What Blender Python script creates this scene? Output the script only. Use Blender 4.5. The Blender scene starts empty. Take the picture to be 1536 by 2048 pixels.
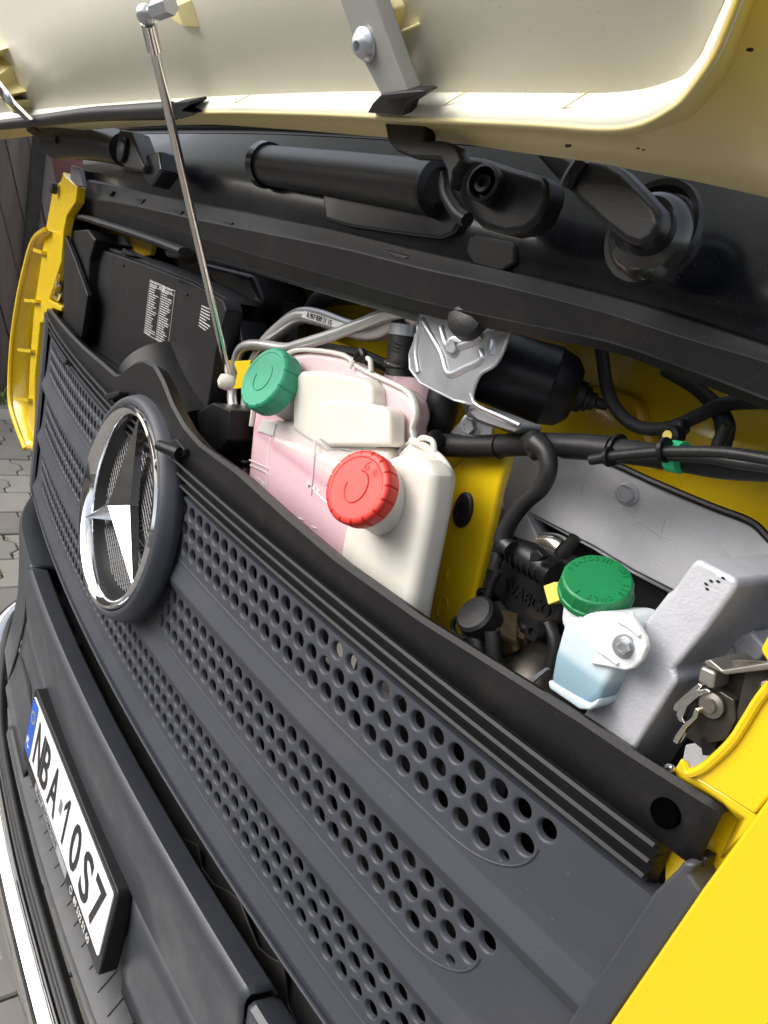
import bpy, bmesh, math, random
from mathutils import Vector, Matrix
random.seed(7)
R = math.radians
sc = bpy.context.scene
# ---------------------------------------------------------------- camera, sky, sun, exposure
F = 1537.0
CX = Vector((1168, -824, 1537)).normalized()
CU = Vector((1100, 4426, 1537)); CU = (CU - CX * CU.dot(CX)).normalized()
CY = CU.cross(CX)
CAM = Vector((1.0646, -0.3638, 0.0))
ROT = Matrix((CX, CY, CU))
cd = bpy.data.cameras.new("camera"); cam = bpy.data.objects.new("camera", cd)
sc.collection.objects.link(cam)
cam.matrix_world = Matrix.Translation(CAM) @ ROT.to_4x4()
cd.sensor_fit = 'VERTICAL'; cd.sensor_height = 24; cd.sensor_width = 18; cd.lens = 24 * F / 2048
cd.clip_start = 0.01; cd.clip_end = 300
sc.camera = cam
sc.render.resolution_x = 768; sc.render.resolution_y = 1024
w = bpy.data.worlds.new("World"); sc.world = w; w.use_nodes = True
SUN_EL, SUN_AZ = 36, 205      # azimuth: compass-like angle of the sun, seen from above
wn = w.node_tree.nodes; wl = w.node_tree.links
sky = wn.new('ShaderNodeTexSky'); sky.sky_type = 'NISHITA'; sky.sun_disc = False
sky.sun_elevation = R(SUN_EL); sky.sun_rotation = R(SUN_AZ)
sky.air_density = 1.0; sky.dust_density = 4.0; sky.ozone_density = 1.0
wn['Background'].inputs[1].default_value = 0.15
hs = wn.new('ShaderNodeHueSaturation'); hs.inputs['Saturation'].default_value = 0.38
wl.new(sky.outputs[0], hs.inputs['Color']); wl.new(hs.outputs[0], wn['Background'].inputs[0])
sd = bpy.data.lights.new("sun", 'SUN'); sd.energy = .6; sd.angle = R(55); sd.color = (1, .97, .92)
sun = bpy.data.objects.new("sun", sd); sc.collection.objects.link(sun)
a, e = R(SUN_AZ), R(SUN_EL)
sdir = Vector((math.sin(a) * math.cos(e), math.cos(a) * math.cos(e), math.sin(e)))
sun.rotation_euler = sdir.to_track_quat('Z', 'Y').to_euler()
sun.location = sdir * 10
sc.view_settings.view_transform = 'Standard'; sc.view_settings.look = 'None'
sc.view_settings.exposure = 1.1; sc.view_settings.gamma = 1
sc.cycles.max_bounces = 8; sc.cycles.use_denoising = True
try: sc.cycles.denoiser = 'OPENIMAGEDENOISE'
except Exception: pass

# ---------------------------------------------------------------- measuring the place from the photograph
def ray(px, py):
    return ROT @ Vector((px - 768, -(py - 1024), -F))
def at(px, py, s):
    """point of the place seen at photo pixel px, py on surface s: a depth y, ('x', v), ('z', v), ('p', point, normal) or f(x, z) -> y"""
    d = ray(px, py)
    if isinstance(s, (int, float)): return CAM + d * ((s - CAM.y) / d.y)
    if isinstance(s, tuple):
        if s[0] == 'x': return CAM + d * ((s[1] - CAM.x) / d.x)
        if s[0] == 'z': return CAM + d * ((s[1] - CAM.z) / d.z)
        return CAM + d * ((s[1] - CAM).dot(s[2]) / d.dot(s[2]))
    y = s(0, -.4)
    for i in range(50):
        P = CAM + d * ((y - CAM.y) / d.y)
        x = max(-1.15, min(1.2, P.x)); y = .6 * y + .4 * s(x, P.z)
    return P
def ats(pts, s): return [at(p[0], p[1], s) for p in pts]
def bow(off, b=.062):
    return lambda x, z=0: off + b * (x / .9) ** 2
G = bow(.03)

# ---------------------------------------------------------------- mesh helpers
class M3:
    def __init__(s): s.v = []; s.f = []
    def add(s, v, f):
        n = len(s.v); s.v += [Vector(p) for p in v]; s.f += [[i + n for i in q] for q in f]; return s
    def __iadd__(s, o): return s.add(o.v, o.f)
def ext(pts, vec, top=1.0, cen=None):
    """outline pts pushed along vec; the far outline may be scaled about its centre"""
    m = M3(); n = len(pts); vec = Vector(vec)
    c = cen or sum(pts, Vector()) / n
    b = [c + (p - c) * top + vec for p in pts]
    m.add(list(pts) + b, [list(range(n)), list(range(2 * n - 1, n - 1, -1))] +
          [[i, i + n, (i + 1) % n + n, (i + 1) % n] for i in range(n)])
    return m
def loft(rows, closed=False):
    m = M3(); n = len(rows[0])
    v = [p for r in rows for p in r]; f = []
    for i in range(len(rows) - 1):
        for j in range(n - (0 if closed else 1)):
            k = (j + 1) % n
            f.append([i * n + j, i * n + k, (i + 1) * n + k, (i + 1) * n + j])
    return m.add(v, f)
def flip(m): m.f = [q[::-1] for q in m.f]; return m
def resamp(pts, n):
    L = [0]
    for i in range(1, len(pts)): L.append(L[-1] + (pts[i] - pts[i - 1]).length)
    out = []; j = 0
    for k in range(n):
        t = L[-1] * k / (n - 1)
        while j < len(pts) - 2 and L[j + 1] < t: j += 1
        u = (t - L[j]) / max(1e-9, L[j + 1] - L[j]); out.append(pts[j].lerp(pts[j + 1], min(1, max(0, u))))
    return out
def cat(pts, n=5):
    if len(pts) < 3: return list(pts)
    P = [pts[0] * 2 - pts[1]] + list(pts) + [pts[-1] * 2 - pts[-2]]; out = []
    for i in range(1, len(P) - 2):
        for k in range(n):
            t = k / n; a, b, c, d = P[i - 1:i + 3]
            out.append(.5 * ((2 * b) + (c - a) * t + (2 * a - 5 * b + 4 * c - d) * t * t + (3 * b - a - 3 * c + d) * t ** 3))
    out.append(pts[-1].copy()); return out
def frame(d):
    d = Vector(d).normalized(); u = Vector((0, 0, 1)) if abs(d.z) < .9 else Vector((1, 0, 0))
    a = d.cross(u).normalized(); return a, d.cross(a).normalized(), d
def tube(pts, r, seg=12, n=5, flat=1.0, closed=False):
    pts = cat(pts, n) if n > 1 else list(pts)
    N = len(pts); rr = r if isinstance(r, (list, tuple)) else [r, r]
    rows = []; a = None
    for i, p in enumerate(pts):
        if closed: t = pts[(i + 1) % N] - pts[i - 1]
        else: t = pts[min(N - 1, i + 1)] - pts[max(0, i - 1)]
        if a is None: a, b, t = frame(t)
        else:
            t = t.normalized(); a = (a - t * a.dot(t)).normalized(); b = t.cross(a)
        q = i / (N - 1) * (len(rr) - 1); k = min(len(rr) - 2, int(q)); q -= k
        ra = rr[k] * (1 - q) + rr[k + 1] * q
        rows.append([p + (a * math.cos(x) + b * math.sin(x) * flat) * ra for x in [2 * math.pi * s / seg for s in range(seg)]])
    m = loft(rows + ([rows[0]] if closed else []), True)
    if not closed:
        m.f.append(list(range(seg))[::-1]); m.f.append([len(m.v) - seg + i for i in range(seg)])
    return m
def lathe(c, ax, prof, seg=32, cap=True, sx=1.0, wob=None, up=None):
    """prof: (radius, height along ax)"""
    c = Vector(c); a, b, d = frame(ax)
    if up is not None:
        a = (Vector(up) - d * d.dot(Vector(up))).normalized(); b = d.cross(a)
    rows = []
    for k, (r, h) in enumerate(prof):
        row = []
        for s in range(seg):
            t = 2 * math.pi * s / seg; q = r * (wob(k, s) if wob else 1)
            row.append(c + d * h + a * math.cos(t) * q * sx + b * math.sin(t) * q)
        rows.append(row)
    m = loft(rows, True)
    if cap:
        if prof[0][0] > 1e-5: m.f.append(list(range(seg))[::-1])
        if prof[-1][0] > 1e-5: m.f.append([len(m.v) - seg + i for i in range(seg)])
    return m
def box(c, sx, sy, sz, ax=(1, 0, 0), ay=(0, 1, 0), az=(0, 0, 1)):
    c = Vector(c); X, Y, Z = Vector(ax) * sx / 2, Vector(ay) * sy / 2, Vector(az) * sz / 2
    v = [c + X * i + Y * j + Z * k for i in (-1, 1) for j in (-1, 1) for k in (-1, 1)]
    return M3().add(v, [[0, 1, 3, 2], [4, 6, 7, 5], [0, 4, 5, 1], [2, 3, 7, 6], [0, 2, 6, 4], [1, 5, 7, 3]])
def hexbolt(c, ax, r, h=None, washer=1.5, th=None):
    h = h or r * .9; th = th or r * .16
    m = lathe(c, ax, [(r * washer, 0), (r * washer, th * .8), (r * washer * .95, th), (r * 1.15, th * 1.2)], 28)
    m += lathe(c, ax, [(r, th), (r, h * .82), (r * .86, h), (r * .55, h), (r * .5, h * .93)], 6)
    return m
def build(name, m, mat, parent=None, bevel=0, seg=2, smooth=True, sub=0, label=None, solid=0, ang=35, kind=None, cut=None, recalc=True):
    me = bpy.data.meshes.new(name); me.from_pydata([tuple(p) for p in m.v], [], m.f)
    bm = bmesh.new(); bm.from_mesh(me)
    bmesh.ops.remove_doubles(bm, verts=bm.verts, dist=1e-6)
    if recalc: bmesh.ops.recalc_face_normals(bm, faces=bm.faces)
    for f in bm.faces: f.smooth = smooth
    bm.to_mesh(me); bm.free()
    me.materials.append(mat)
    o = bpy.data.objects.new(name, me); sc.collection.objects.link(o)
    if cut is not None:
        c = build('cutter', cut, mat); md = o.modifiers.new('b', 'BOOLEAN'); md.object = c; md.operation = 'DIFFERENCE'; md.solver = 'EXACT'
        bpy.context.view_layer.update()
        dg = bpy.context.evaluated_depsgraph_get(); n2 = bpy.data.meshes.new_from_object(o.evaluated_get(dg))
        o.modifiers.clear(); o.data = n2; bpy.data.objects.remove(c)
    if solid:
        md = o.modifiers.new('s', 'SOLIDIFY'); md.thickness = abs(solid); md.offset = 1 if solid > 0 else -1
    if bevel:
        md = o.modifiers.new('b', 'BEVEL'); md.width = bevel; md.segments = seg; md.limit_method = 'ANGLE'; md.angle_limit = R(ang)
        md.harden_normals = False
    if sub:
        md = o.modifiers.new('u', 'SUBSURF'); md.levels = sub; md.render_levels = sub
    if smooth and not sub:
        try: o.data.set_sharp_from_angle(angle=R(38))
        except Exception: pass
        if bevel:
            md = o.modifiers.new('w', 'WEIGHTED_NORMAL'); md.keep_sharp = False
    if parent:
        o.parent = parent; o.matrix_parent_inverse = parent.matrix_world.inverted()
    if label: o['label'] = label
    if kind: o['kind'] = kind
    return o
def thing(name, label, cat_, loc, group=None):
    o = bpy.data.objects.new(name, None); sc.collection.objects.link(o); o.location = loc
    o.empty_display_size = .1; o['label'] = label; o['category'] = cat_
    if group: o['group'] = group
    bpy.context.view_layer.update(); return o
def text(s, size, extrude=.0004, sx=1.0, bold=0.0, align='LEFT', spacing=1.0):
    """letters as a mesh in the xy plane"""
    c = bpy.data.curves.new('t', 'FONT'); c.body = s; c.size = size; c.extrude = extrude; c.offset = bold; c.space_character = spacing
    c.align_x = align; c.resolution_u = 3
    o = bpy.data.objects.new('t', c); sc.collection.objects.link(o); bpy.context.view_layer.update()
    me = bpy.data.meshes.new_from_object(o.evaluated_get(bpy.context.evaluated_depsgraph_get()))
    m = M3().add([Vector((v.co.x * sx, v.co.y, v.co.z)) for v in me.vertices], [list(p.vertices) for p in me.polygons])
    bpy.data.objects.remove(o); return m
def place(m, o, ax, ay, az):
    o, ax, ay, az = map(Vector, (o, ax, ay, az))
    r = M3(); r.f = m.f; r.v = [o + ax * p.x + ay * p.y + az * p.z for p in m.v]; return r

# ---------------------------------------------------------------- materials
def mat(name, col, rough=.5, metal=0, var=.0, vscale=8, bump=0, bscale=200, coat=0, sss=0, dust=0, dustcol=(.35, .33, .3), trans=0, spec=.5, scr=0, rvar=0, smudge=0):
    m = bpy.data.materials.new(name); m.use_nodes = True; N = m.node_tree.nodes; L = m.node_tree.links
    b = N['Principled BSDF']; b.inputs['Roughness'].default_value = rough; b.inputs['Metallic'].default_value = metal
    b.inputs['Coat Weight'].default_value = coat; b.inputs['Coat Roughness'].default_value = .05
    b.inputs['Specular IOR Level'].default_value = spec
    if sss:
        b.inputs['Subsurface Weight'].default_value = sss; b.inputs['Subsurface Radius'].default_value = (1, .8, .6); b.inputs['Subsurface Scale'].default_value = .02
    if trans: b.inputs['Transmission Weight'].default_value = trans
    tc = N.new('ShaderNodeTexCoord'); co = tc.outputs['Object']
    b.inputs['Base Color'].default_value = (*col, 1)
    cur = None
    def noise(scale, det=4, ro=.6):
        n = N.new('ShaderNodeTexNoise'); n.inputs['Scale'].default_value = scale; n.inputs['Detail'].default_value = det; n.inputs['Roughness'].default_value = ro
        L.new(co, n.inputs['Vector']); return n.outputs['Fac']
    def ramp(f, a, bb, lo=0, hi=1):
        r = N.new('ShaderNodeMapRange'); r.inputs[1].default_value = a; r.inputs[2].default_value = bb; r.inputs[3].default_value = lo; r.inputs[4].default_value = hi
        L.new(f, r.inputs[0]); return r.outputs[0]
    def mix(f, a, bcol):
        x = N.new('ShaderNodeMix'); x.data_type = 'RGBA'; L.new(f, x.inputs[0])
        if isinstance(a, tuple): x.inputs[6].default_value = (*a, 1)
        else: L.new(a, x.inputs[6])
        x.inputs[7].default_value = (*bcol, 1); return x.outputs[2]
    c = tuple(col)
    if var: c = mix(ramp(noise(vscale), .3, .7), tuple(max(0, k * (1 - var)) for k in col), tuple(min(1, k * (1 + var)) for k in col))
    if dust: c = mix(ramp(noise(vscale * 2.3, 8, .72), .5, .82, 0, dust), c, dustcol)
    if dust: c = mix(ramp(noise(420, 2, .5), .69, .73, 0, min(1, dust * 1.6)), c, tuple(k * 1.1 for k in dustcol))
    if not isinstance(c, tuple): L.new(c, b.inputs['Base Color'])
    if smudge:
        sm = noise(vscale * .7, 5, .65); c = mix(ramp(sm, .52, .75, 0, smudge), c, dustcol) if isinstance(c, tuple) else mix(ramp(sm, .52, .75, 0, smudge), c, dustcol)
        L.new(c, b.inputs['Base Color'])
        wv = N.new('ShaderNodeTexVoronoi'); wv.inputs['Scale'].default_value = 55; L.new(co, wv.inputs['Vector'])
        c = mix(ramp(wv.outputs['Distance'], .035, .06, smudge * 2.5 if smudge < .35 else .8, 0), c, tuple(k * 1.3 for k in dustcol)); L.new(c, b.inputs['Base Color'])
    if rvar: L.new(ramp(noise(vscale * 1.7, 6, .7), .3, .7, max(.02, rough - rvar), rough + rvar), b.inputs['Roughness'])
    if bump or scr:
        bp = N.new('ShaderNodeBump'); bp.inputs['Strength'].default_value = bump or .1; bp.inputs['Distance'].default_value = .001
        L.new(noise(bscale, 3), bp.inputs['Height']); L.new(bp.outputs[0], b.inputs['Normal'])
    m['mix'] = 1
    return m
YELLOW = mat('yellow_paint', (.72, .495, .006), .25, coat=.7, var=.04, vscale=3, dust=.04, rvar=.06, smudge=.10, dustcol=(.32, .22, .06))
YELLOW2 = mat('yellow_primer', (.70, .42, .004), .4, coat=.25, var=.08, vscale=5, dust=.12, dustcol=(.3, .2, .05))
CREAM = mat('unpainted_cream_laminate', (.80, .775, .66), .38, var=.03, vscale=3, dust=.07, dustcol=(.45, .38, .24), bump=.15, bscale=60, smudge=.16)
CREAMY = None
SLATE = mat('slate_grey_plastic', (.040, .044, .055), .5, var=.05, vscale=5, bump=.25, bscale=900, dust=.05, rvar=.08, smudge=.22, dustcol=(.11, .105, .10))
SLATE2 = mat('slate_grey_bumper_plastic', (.034, .038, .047), .45, var=.08, vscale=4, bump=.2, bscale=700, dust=.06, rvar=.1, smudge=.24, dustcol=(.10, .097, .09))
BLACK = mat('black_plastic', (.007, .007, .008), .4, var=.15, vscale=14, dust=.06, dustcol=(.12, .11, .10), bump=.12, spec=.35, bscale=500)
BLACKM = mat('dusty_black_plastic', (.0085, .0083, .0088), .48, var=.2, vscale=9, dust=.12, bump=.2, bscale=400, spec=.28, dustcol=(.12, .11, .10))
GLOSS = mat('gloss_black_paint', (.003, .004, .007), .24, coat=.15, var=.2, vscale=6, dust=.05, rvar=.05)
RUBBER = mat('black_rubber', (.009, .009, .010), .45, bump=.3, bscale=300, dust=.06, dustcol=(.12, .11, .1))
TAPE = mat('cloth_tape', (.009, .009, .010), .6, bump=.8, bscale=250, dust=.05, dustcol=(.1, .1, .1))
VOID = mat('dark_interior', (.006, .006, .007), .7, dust=.2, dustcol=(.05, .045, .04))
CHROME = mat('chrome', (.86, .86, .87), .06, 1, rvar=.03, vscale=12)
STEEL = mat('polished_steel', (.72, .70, .66), .22, 1, rvar=.08, vscale=10, var=.08)
ZINC = mat('zinc_plate', (.50, .52, .55), .36, .75, rvar=.06, vscale=14, var=.08)
ALU = mat('aluminium_pipe', (.66, .65, .64), .34, .85, rvar=.04, vscale=10, var=.05)
CAST = mat('cast_aluminium', (.46, .465, .49), .5, .2, var=.12, vscale=12, bump=.5, bscale=500, dust=.12, dustcol=(.6, .6, .62))
CASTB = mat('cast_aluminium_front', (.50, .505, .54), .5, .3, var=.08, vscale=40, bump=.5, bscale=420)
DKSTEEL = mat('oily_steel', (.055, .05, .042), .38, .7, var=.5, vscale=30, dust=.2, dustcol=(.02, .018, .015), rvar=.12)
BRASS = mat('brass', (.42, .30, .18), .3, 1, var=.3, vscale=60)
GREEN = mat('green_plastic', (.006, .17, .05), .42, var=.06, vscale=20, bump=.15, bscale=300, spec=.5)
GREEN2 = mat('faded_green_plastic', (.028, .29, .16), .55, var=.08, vscale=30, bump=.2, bscale=300, dust=.08, dustcol=(.2, .4, .3))
RED = mat('red_plastic', (.66, .034, .022), .45, var=.04, vscale=20, bump=.15, bscale=300)
MILK = mat('milky_plastic', (.68, .655, .59), .32, sss=.5, var=.05, vscale=15, dust=.02, dustcol=(.6, .5, .4))
PINKT = mat('milky_plastic_over_pink_fluid', (.80, .56, .60), .33, sss=.3, var=.06, vscale=9)
LINER = mat('white_sticker', (.78, .78, .77), .5)
WHITE = mat('plate_white', (.86, .87, .88), .3, coat=.3)
INK = mat('plate_black', (.012, .012, .014), .4)
BLUE = mat('plate_blue', (.01, .09, .48), .35, var=.15, vscale=60)
PRINT = mat('white_print', (.62, .62, .6), .5)
YTAG = mat('yellow_tag', (.75, .62, .12), .5)
GREENTAPE = mat('green_tape', (.03, .45, .18), .5)
def zmix(name, stops, rough=.35, sss=.3, x=False):
    """translucent tank: colour of what it holds changes at the fluid level (height z)"""
    m = mat(name, stops[0][1], rough, sss=sss); N = m.node_tree.nodes; L = m.node_tree.links
    tc = N.new('ShaderNodeTexCoord'); sp = N.new('ShaderNodeSeparateXYZ'); cr = N.new('ShaderNodeValToRGB'); mr = N.new('ShaderNodeMapRange')
    L.new(tc.outputs['Object'], sp.inputs[0]); L.new(sp.outputs[2], mr.inputs[0])
    lo, hi = stops[0][0], stops[-1][0]; mr.inputs[1].default_value = lo; mr.inputs[2].default_value = hi
    el = cr.color_ramp.elements
    for i, (z, c) in enumerate(stops):
        p = (z - lo) / (hi - lo)
        q = el[i] if i < 2 else el.new(p)
        q.position = p; q.color = (*c, 1)
    L.new(mr.outputs[0], cr.inputs[0]); L.new(cr.outputs[0], N['Principled BSDF'].inputs['Base Color']); return m

CREAMY = zmix('cream_with_yellow_overspray', [(.04, (.62, .50, .20)), (.075, (.70, .60, .34)), (.11, (.66, .52, .16)), (.16, (.80, .56, .02))], .42, 0)
# ================================================================= THE TRUCK
GZ = -1.5
truck = thing('truck', 'yellow truck front with raised service flap, grey perforated grille and open fluid bay', 'truck', (0, .6, GZ))
def T(name, m, mt, parent=None, **k): return build(name, m, mt, parent or truck, **k)
FY = Vector((0, -1, 0))
def interp(pts, x):
    if x <= pts[0][0]: return pts[0][1]
    for (a, b), (c, d) in zip(pts, pts[1:]):
        if x <= c: return b + (d - b) * (x - a) / (c - a)
    return pts[-1][1]
# ---- grille -------------------------------------------------------------
RC = Vector((0, .01, -.45))
P = .0246; ZR = .0245
def xr(z): return .897 - .14 * (-.366 - z)         # right edge of the slats
def xl(z): return -.862 + .08 * (-.366 - z)
NS = 24
def slat(i):
    zt = -.371 - .1305 * i
    prof = [(0, .011), (-.077, .0085), (-.0895, .0068), (-.112, .0005), (-.114, .0007), (-.1265, .0052), (-.1275, .0065), (-.1277, .024)]
    pr = [(-a, b) for a, b in prof]
    S = lambda x, z: G(x) + interp(pr, zt - z)
    m = M3(); pt = lambda x, z: Vector((x, S(x, z), z))
    xend = [.797 + .008, .782 - .01, .753][:]     # last hole centre of each row
    sh = -.014 * i
    for r in range(3):
        z0 = zt - .0025 - ZR * r; z1 = z0 - ZR; zc = (z0 + z1) / 2
        x = .797 + sh - (P / 2 if r % 2 else 0) - P * 74
        k = 0
        cells = []
        while x < xr(zc) + P:
            cells.append(x); x += P
        for x in cells:
            a_, b_ = max(xl(zc), x - P / 2), min(xr(zc), x + P / 2)
            if b_ - a_ < .0005: continue
            q = math.hypot(x - RC.x, zc - RC.z)
            if q < .14: continue
            lim = .797 + sh - (0, .012, .040)[r]
            hole = abs(x) < lim + .001 and (a_ < x - P / 2 + .001) and (b_ > x + P / 2 - .001) and q > .168
            if x < 0: hole = hole and x > -.80
            half = (r == 2 and abs(x - (lim + P)) < P * .5 and x > 0)
            if not hole and not half:
                m.add([pt(a_, z0), pt(b_, z0), pt(b_, z1), pt(a_, z1)], [[3, 2, 1, 0]]); continue
            hr = .0097; cz = zc
            if half: hr = .0056; cz = zc + .002
            rings = []
            for (rad, dp, sq) in ((0, 0, 1), (hr * 1.13, 0, 0), (hr * 1.0, .0003, 0), (hr * .9, .0014, 0), (hr * .87, .0065, 0)):
                row = []
                for s in range(NS):
                    t = 2 * math.pi * s / NS; c, sn = math.cos(t), math.sin(t)
                    if sq:
                        k = 1 / max(abs(c), abs(sn)); X, Z = x + c * k * P / 2, zc + sn * k * ZR / 2
                    else:
                        X, Z = x + c * rad, cz + sn * rad
                    p = pt(X, Z); p.y += dp; row.append(p)
                rings.append(row)
            mm = loft(rings, True); m += mm
    nx = 90
    zs = [0, -.0025]; rows = []
    def rowz(dz):
        z = zt + dz; return [pt(xl(z) + (xr(z) - xl(z)) * k / nx, z) for k in range(nx + 1)]
    m += flip(loft([[p + Vector((0, .018, 0)) for p in rowz(-.0004)], rowz(-.0004), rowz(-.0025)]))
    m += flip(loft([rowz(d) for d in (-.0025 - 3 * ZR, -.0765, -.087, -.0876, -.0895, -.0901, -.111, -.112, -.113, -.114, -.115, -.1255, -.1265, -.1272, -.1275, -.1277)]))
    # score line
    path = []
    for k in range(60):
        x = -.79 + k * (.722 + sh + .79) / 59
        if abs(x) > .15: path.append((x, zt - .083))
    R_ = [p for p in path if p[0] > 0]; Lf = [p for p in path if p[0] < 0]
    ex = .722 + sh
    for t in range(1, 11): an = t / 10 * math.pi / 2; R_.append((ex + .075 * math.sin(an), zt - .083 + .050 * (1 - math.cos(an))))
    for Q in (R_, Lf):
        m += tube([pt(x, z) + Vector((0, -.0002, 0)) for x, z in Q], .0012, 6, 1)
    return m, S
grille = T('grille', ext(ats([(1306, 1785), (1350, 1742), (1366, 1722), (1392, 1730), (1378, 1750), (1404, 1786), (1219, 2048), (1084, 2240), (985, 2240), (1132, 2048)], bow(.028)), (0, .03, 0)), SLATE, bevel=.003,
           label='slate grey grille frame edge beside the yellow corner panel')
slats = []
for i in range(3):
    m, S = slat(i); slats.append(build('grille_slat', m, SLATE, grille, recalc=False))
# backing ribs seen behind the holes
m = M3()
for i in range(3):
    for k in range(13):
        x = -.8 + k * .135
        if abs(x) > .2: m += box((x, G(x) + .035, -.43 - .13 * i), .006, .03, .1)
build('backing_rib', m, BLACK, grille, kind='stuff')
# lower return edge of the grille
zb = -.371 - .1305 * 3
m = loft([[Vector((x, G(x) + d, zb + dz)) for x in [-.86 + 1.69 * k / 60 for k in range(61)]] for d, dz in ((.002, 0), (.009, -.004), (.03, -.002))])
build('lower_edge', m, SLATE, grille, solid=.002)
m = loft([[Vector((x, G(x) + d_, z)) for z in [-.33 - .43 * k / 20 for k in range(21)]] for x, d_ in ((-.82, .004), (-.826, -.0015), (-.88, -.001), (-.91, .006), (-.93, .03), (-.93, .08))])
build('end_trim', m, SLATE, grille)
# ---- black top band with the hump over the emblem -----------------------
topL = [(98, 617), (110, 637), (125, 657), (162, 688), (203, 725), (230, 749), (241, 747), (250, 736), (271, 722), (288, 719), (308, 730), (325, 762), (342, 806), (366, 850), (399, 887), (474, 942), (560, 1020), (670, 1114), (760, 1178), (841, 1235), (950, 1303), (1060, 1372), (1165, 1438), (1265, 1505), (1290, 1521), (1447, 1619)]
GB = bow(.036)
tp = [at(p[0], p[1], GB) for p in topL]
tp[0] = Vector((-.90, GB(-.9), -.318)); tp[1] = Vector((-.84, GB(-.84), -.312)); tp[2] = Vector((-.74, GB(-.74), -.308))
tp[3].z = -.30
tp = resamp(tp, 140)
rows = []
for d, dz, mode in ((.022, -.008, 't'), (.004, 0, 't'), (0, -.004, 't'), (0, 0, 'm'), (0, .0, 'b')):
    row = []
    for p in tp:
        if mode == 't': z = p.z + dz
        elif mode == 'm': z = (p.z - .328) / 2
        else: z = -.328
        row.append(Vector((p.x, GB(p.x) + d, z)))
    rows.append(row)
m = loft(rows)
m2 = M3()
lev = [(-.328, .001), (-.3285, -.004), (-.3312, -.0055), (-.3318, .004), (-.3425, .005), (-.3430, -.002), (-.3457, -.0035), (-.3463, .006), (-.3565, .007), (-.3570, 0), (-.3597, -.0015), (-.3603, .008), (-.367, .007), (-.3672, .016), (-.374, .018)]
xs = [-.9 + 1.775 * k / 110 for k in range(111)]
m2 += loft([[Vector((x, GB(x) + d, z)) for x in xs] for z, d in lev])
m2 += loft([[Vector((.875, GB(.875) + d, z)) for z, d in lev], [Vector((.877, GB(.875) + .02, z)) for z, d in lev]])
hc = at(1333, 1625, GB)
band = T('top_flange', m, BLACKM, solid=.003, label='dusty black upper flange of the grille with a hump over the emblem',
         )
build('groove_panel', m2, mat('ribbed_black_plastic', (.0075, .0075, .009), .45, spec=.3, var=.1, dust=.05, dustcol=(.1, .09, .08)), band, smooth=False)
build('stop_hole_disc', lathe(hc, FY, [(.0005, .0036), (.0088, .0036), (.0098, .0040), (.0101, .0034), (.0102, -.002)], 32), mat('hole_shade_black', (.001, .001, .001), 1, spec=0), band)  # uncut black disc: the dark inside the hole is put into its colour
# clips on the flange beside the emblem
c1 = at(350, 902, .035)
build('clip', ext(ats([(338, 880), (352, 878), (368, 898), (366, 912), (350, 922), (340, 915)], .03), (0, .02, 0)), BLACKM, band, bevel=.002)
build('pin', lathe(at(346, 902, .022), Vector((-1, -.5, -.02)), [(.0085, -.01), (.0075, .02), (.007, .026), (.004, .027)], 20), BLACKM, band)
build('clip', ext(ats([(205, 788), (236, 782), (236, 790), (212, 800)], bow(.02)), (0, .02, 0)), BLACKM, band, bevel=.002)
build('pin', tube(ats([(128, 728), (134, 724), (133, 722)], bow(.03)), .004, 8), BLACKM, band)
# ---- emblem -------------------------------------------------------------
UPR = Vector((0, .1, 1)).normalized(); NR = Vector((0, -1, .1)).normalized(); XR = Vector((1, 0, 0))
emb = T('emblem', lathe(RC, NR, [(.173, -.024), (.171, -.012), (.168, -.003), (.1645, .0035), (.161, .0055), (.1575, .0055), (.1545, .003), (.1535, -.003)], 96, cap=False), SLATE, solid=-.002,
        label='round slate grey emblem housing holding a chrome three pointed star')
build('chrome_ring', lathe(RC, NR, [(.1535, -.006), (.1535, .003), (.151, .0085), (.147, .0095), (.142, .007), (.138, .001), (.136, -.008), (.134, -.02)], 96, cap=False), CHROME, emb)
build('dish', lathe(RC, NR, [(.137, -.006), (.134, -.014), (.131, -.024), (.124, -.034), (.06, -.036), (.001, -.036)], 64, cap=False), mat('dish_black', (.006, .006, .007), .4), emb)
m = M3()
def rp(u, v, h): return RC + XR * u + UPR * v + NR * h
s = .0088; n = 26
for k in range(-n, n + 1):
    for (dx, dy) in ((1, .62), (1, -.62)):
        L = math.hypot(dx, dy); ux, uy = dx / L, dy / L; nx_, ny_ = -uy, ux
        off = k * s * .85
        if abs(off) > .126: continue
        hl = math.sqrt(.128 ** 2 - off ** 2)
        a_ = rp(nx_ * off - ux * hl, ny_ * off - uy * hl, -.026); b_ = rp(nx_ * off + ux * hl, ny_ * off + uy * hl, -.026)
        m += tube([a_, b_], .0011, 4, 1)
build('mesh_grid', m, mat('mesh_plastic', (.05, .052, .058), .4), emb, kind='stuff')
m = M3()
apex = rp(0, 0, .016)
for k in range(3):
    t = math.pi / 2 + k * 2 * math.pi / 3
    tip = rp(.143 * math.cos(t), .143 * math.sin(t), .002)
    tl = rp(.023 * math.cos(t + math.pi / 3), .023 * math.sin(t + math.pi / 3), -.008); tr = rp(.023 * math.cos(t - math.pi / 3), .023 * math.sin(t - math.pi / 3), -.008)
    bl, br, bt, bc = tl - NR * .014, tr - NR * .014, tip - NR * .008, rp(0, 0, -.024)
    m.add([apex, tip, tl, tr, bl, br, bt, bc], [[0, 2, 1], [0, 1, 3], [2, 4, 6, 1], [1, 6, 5, 3], [4, 7, 5, 6]])
build('star', m, mat('satin_chrome', (.70, .70, .71), .2, 1, rvar=.06, vscale=30), emb, smooth=False)

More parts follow.
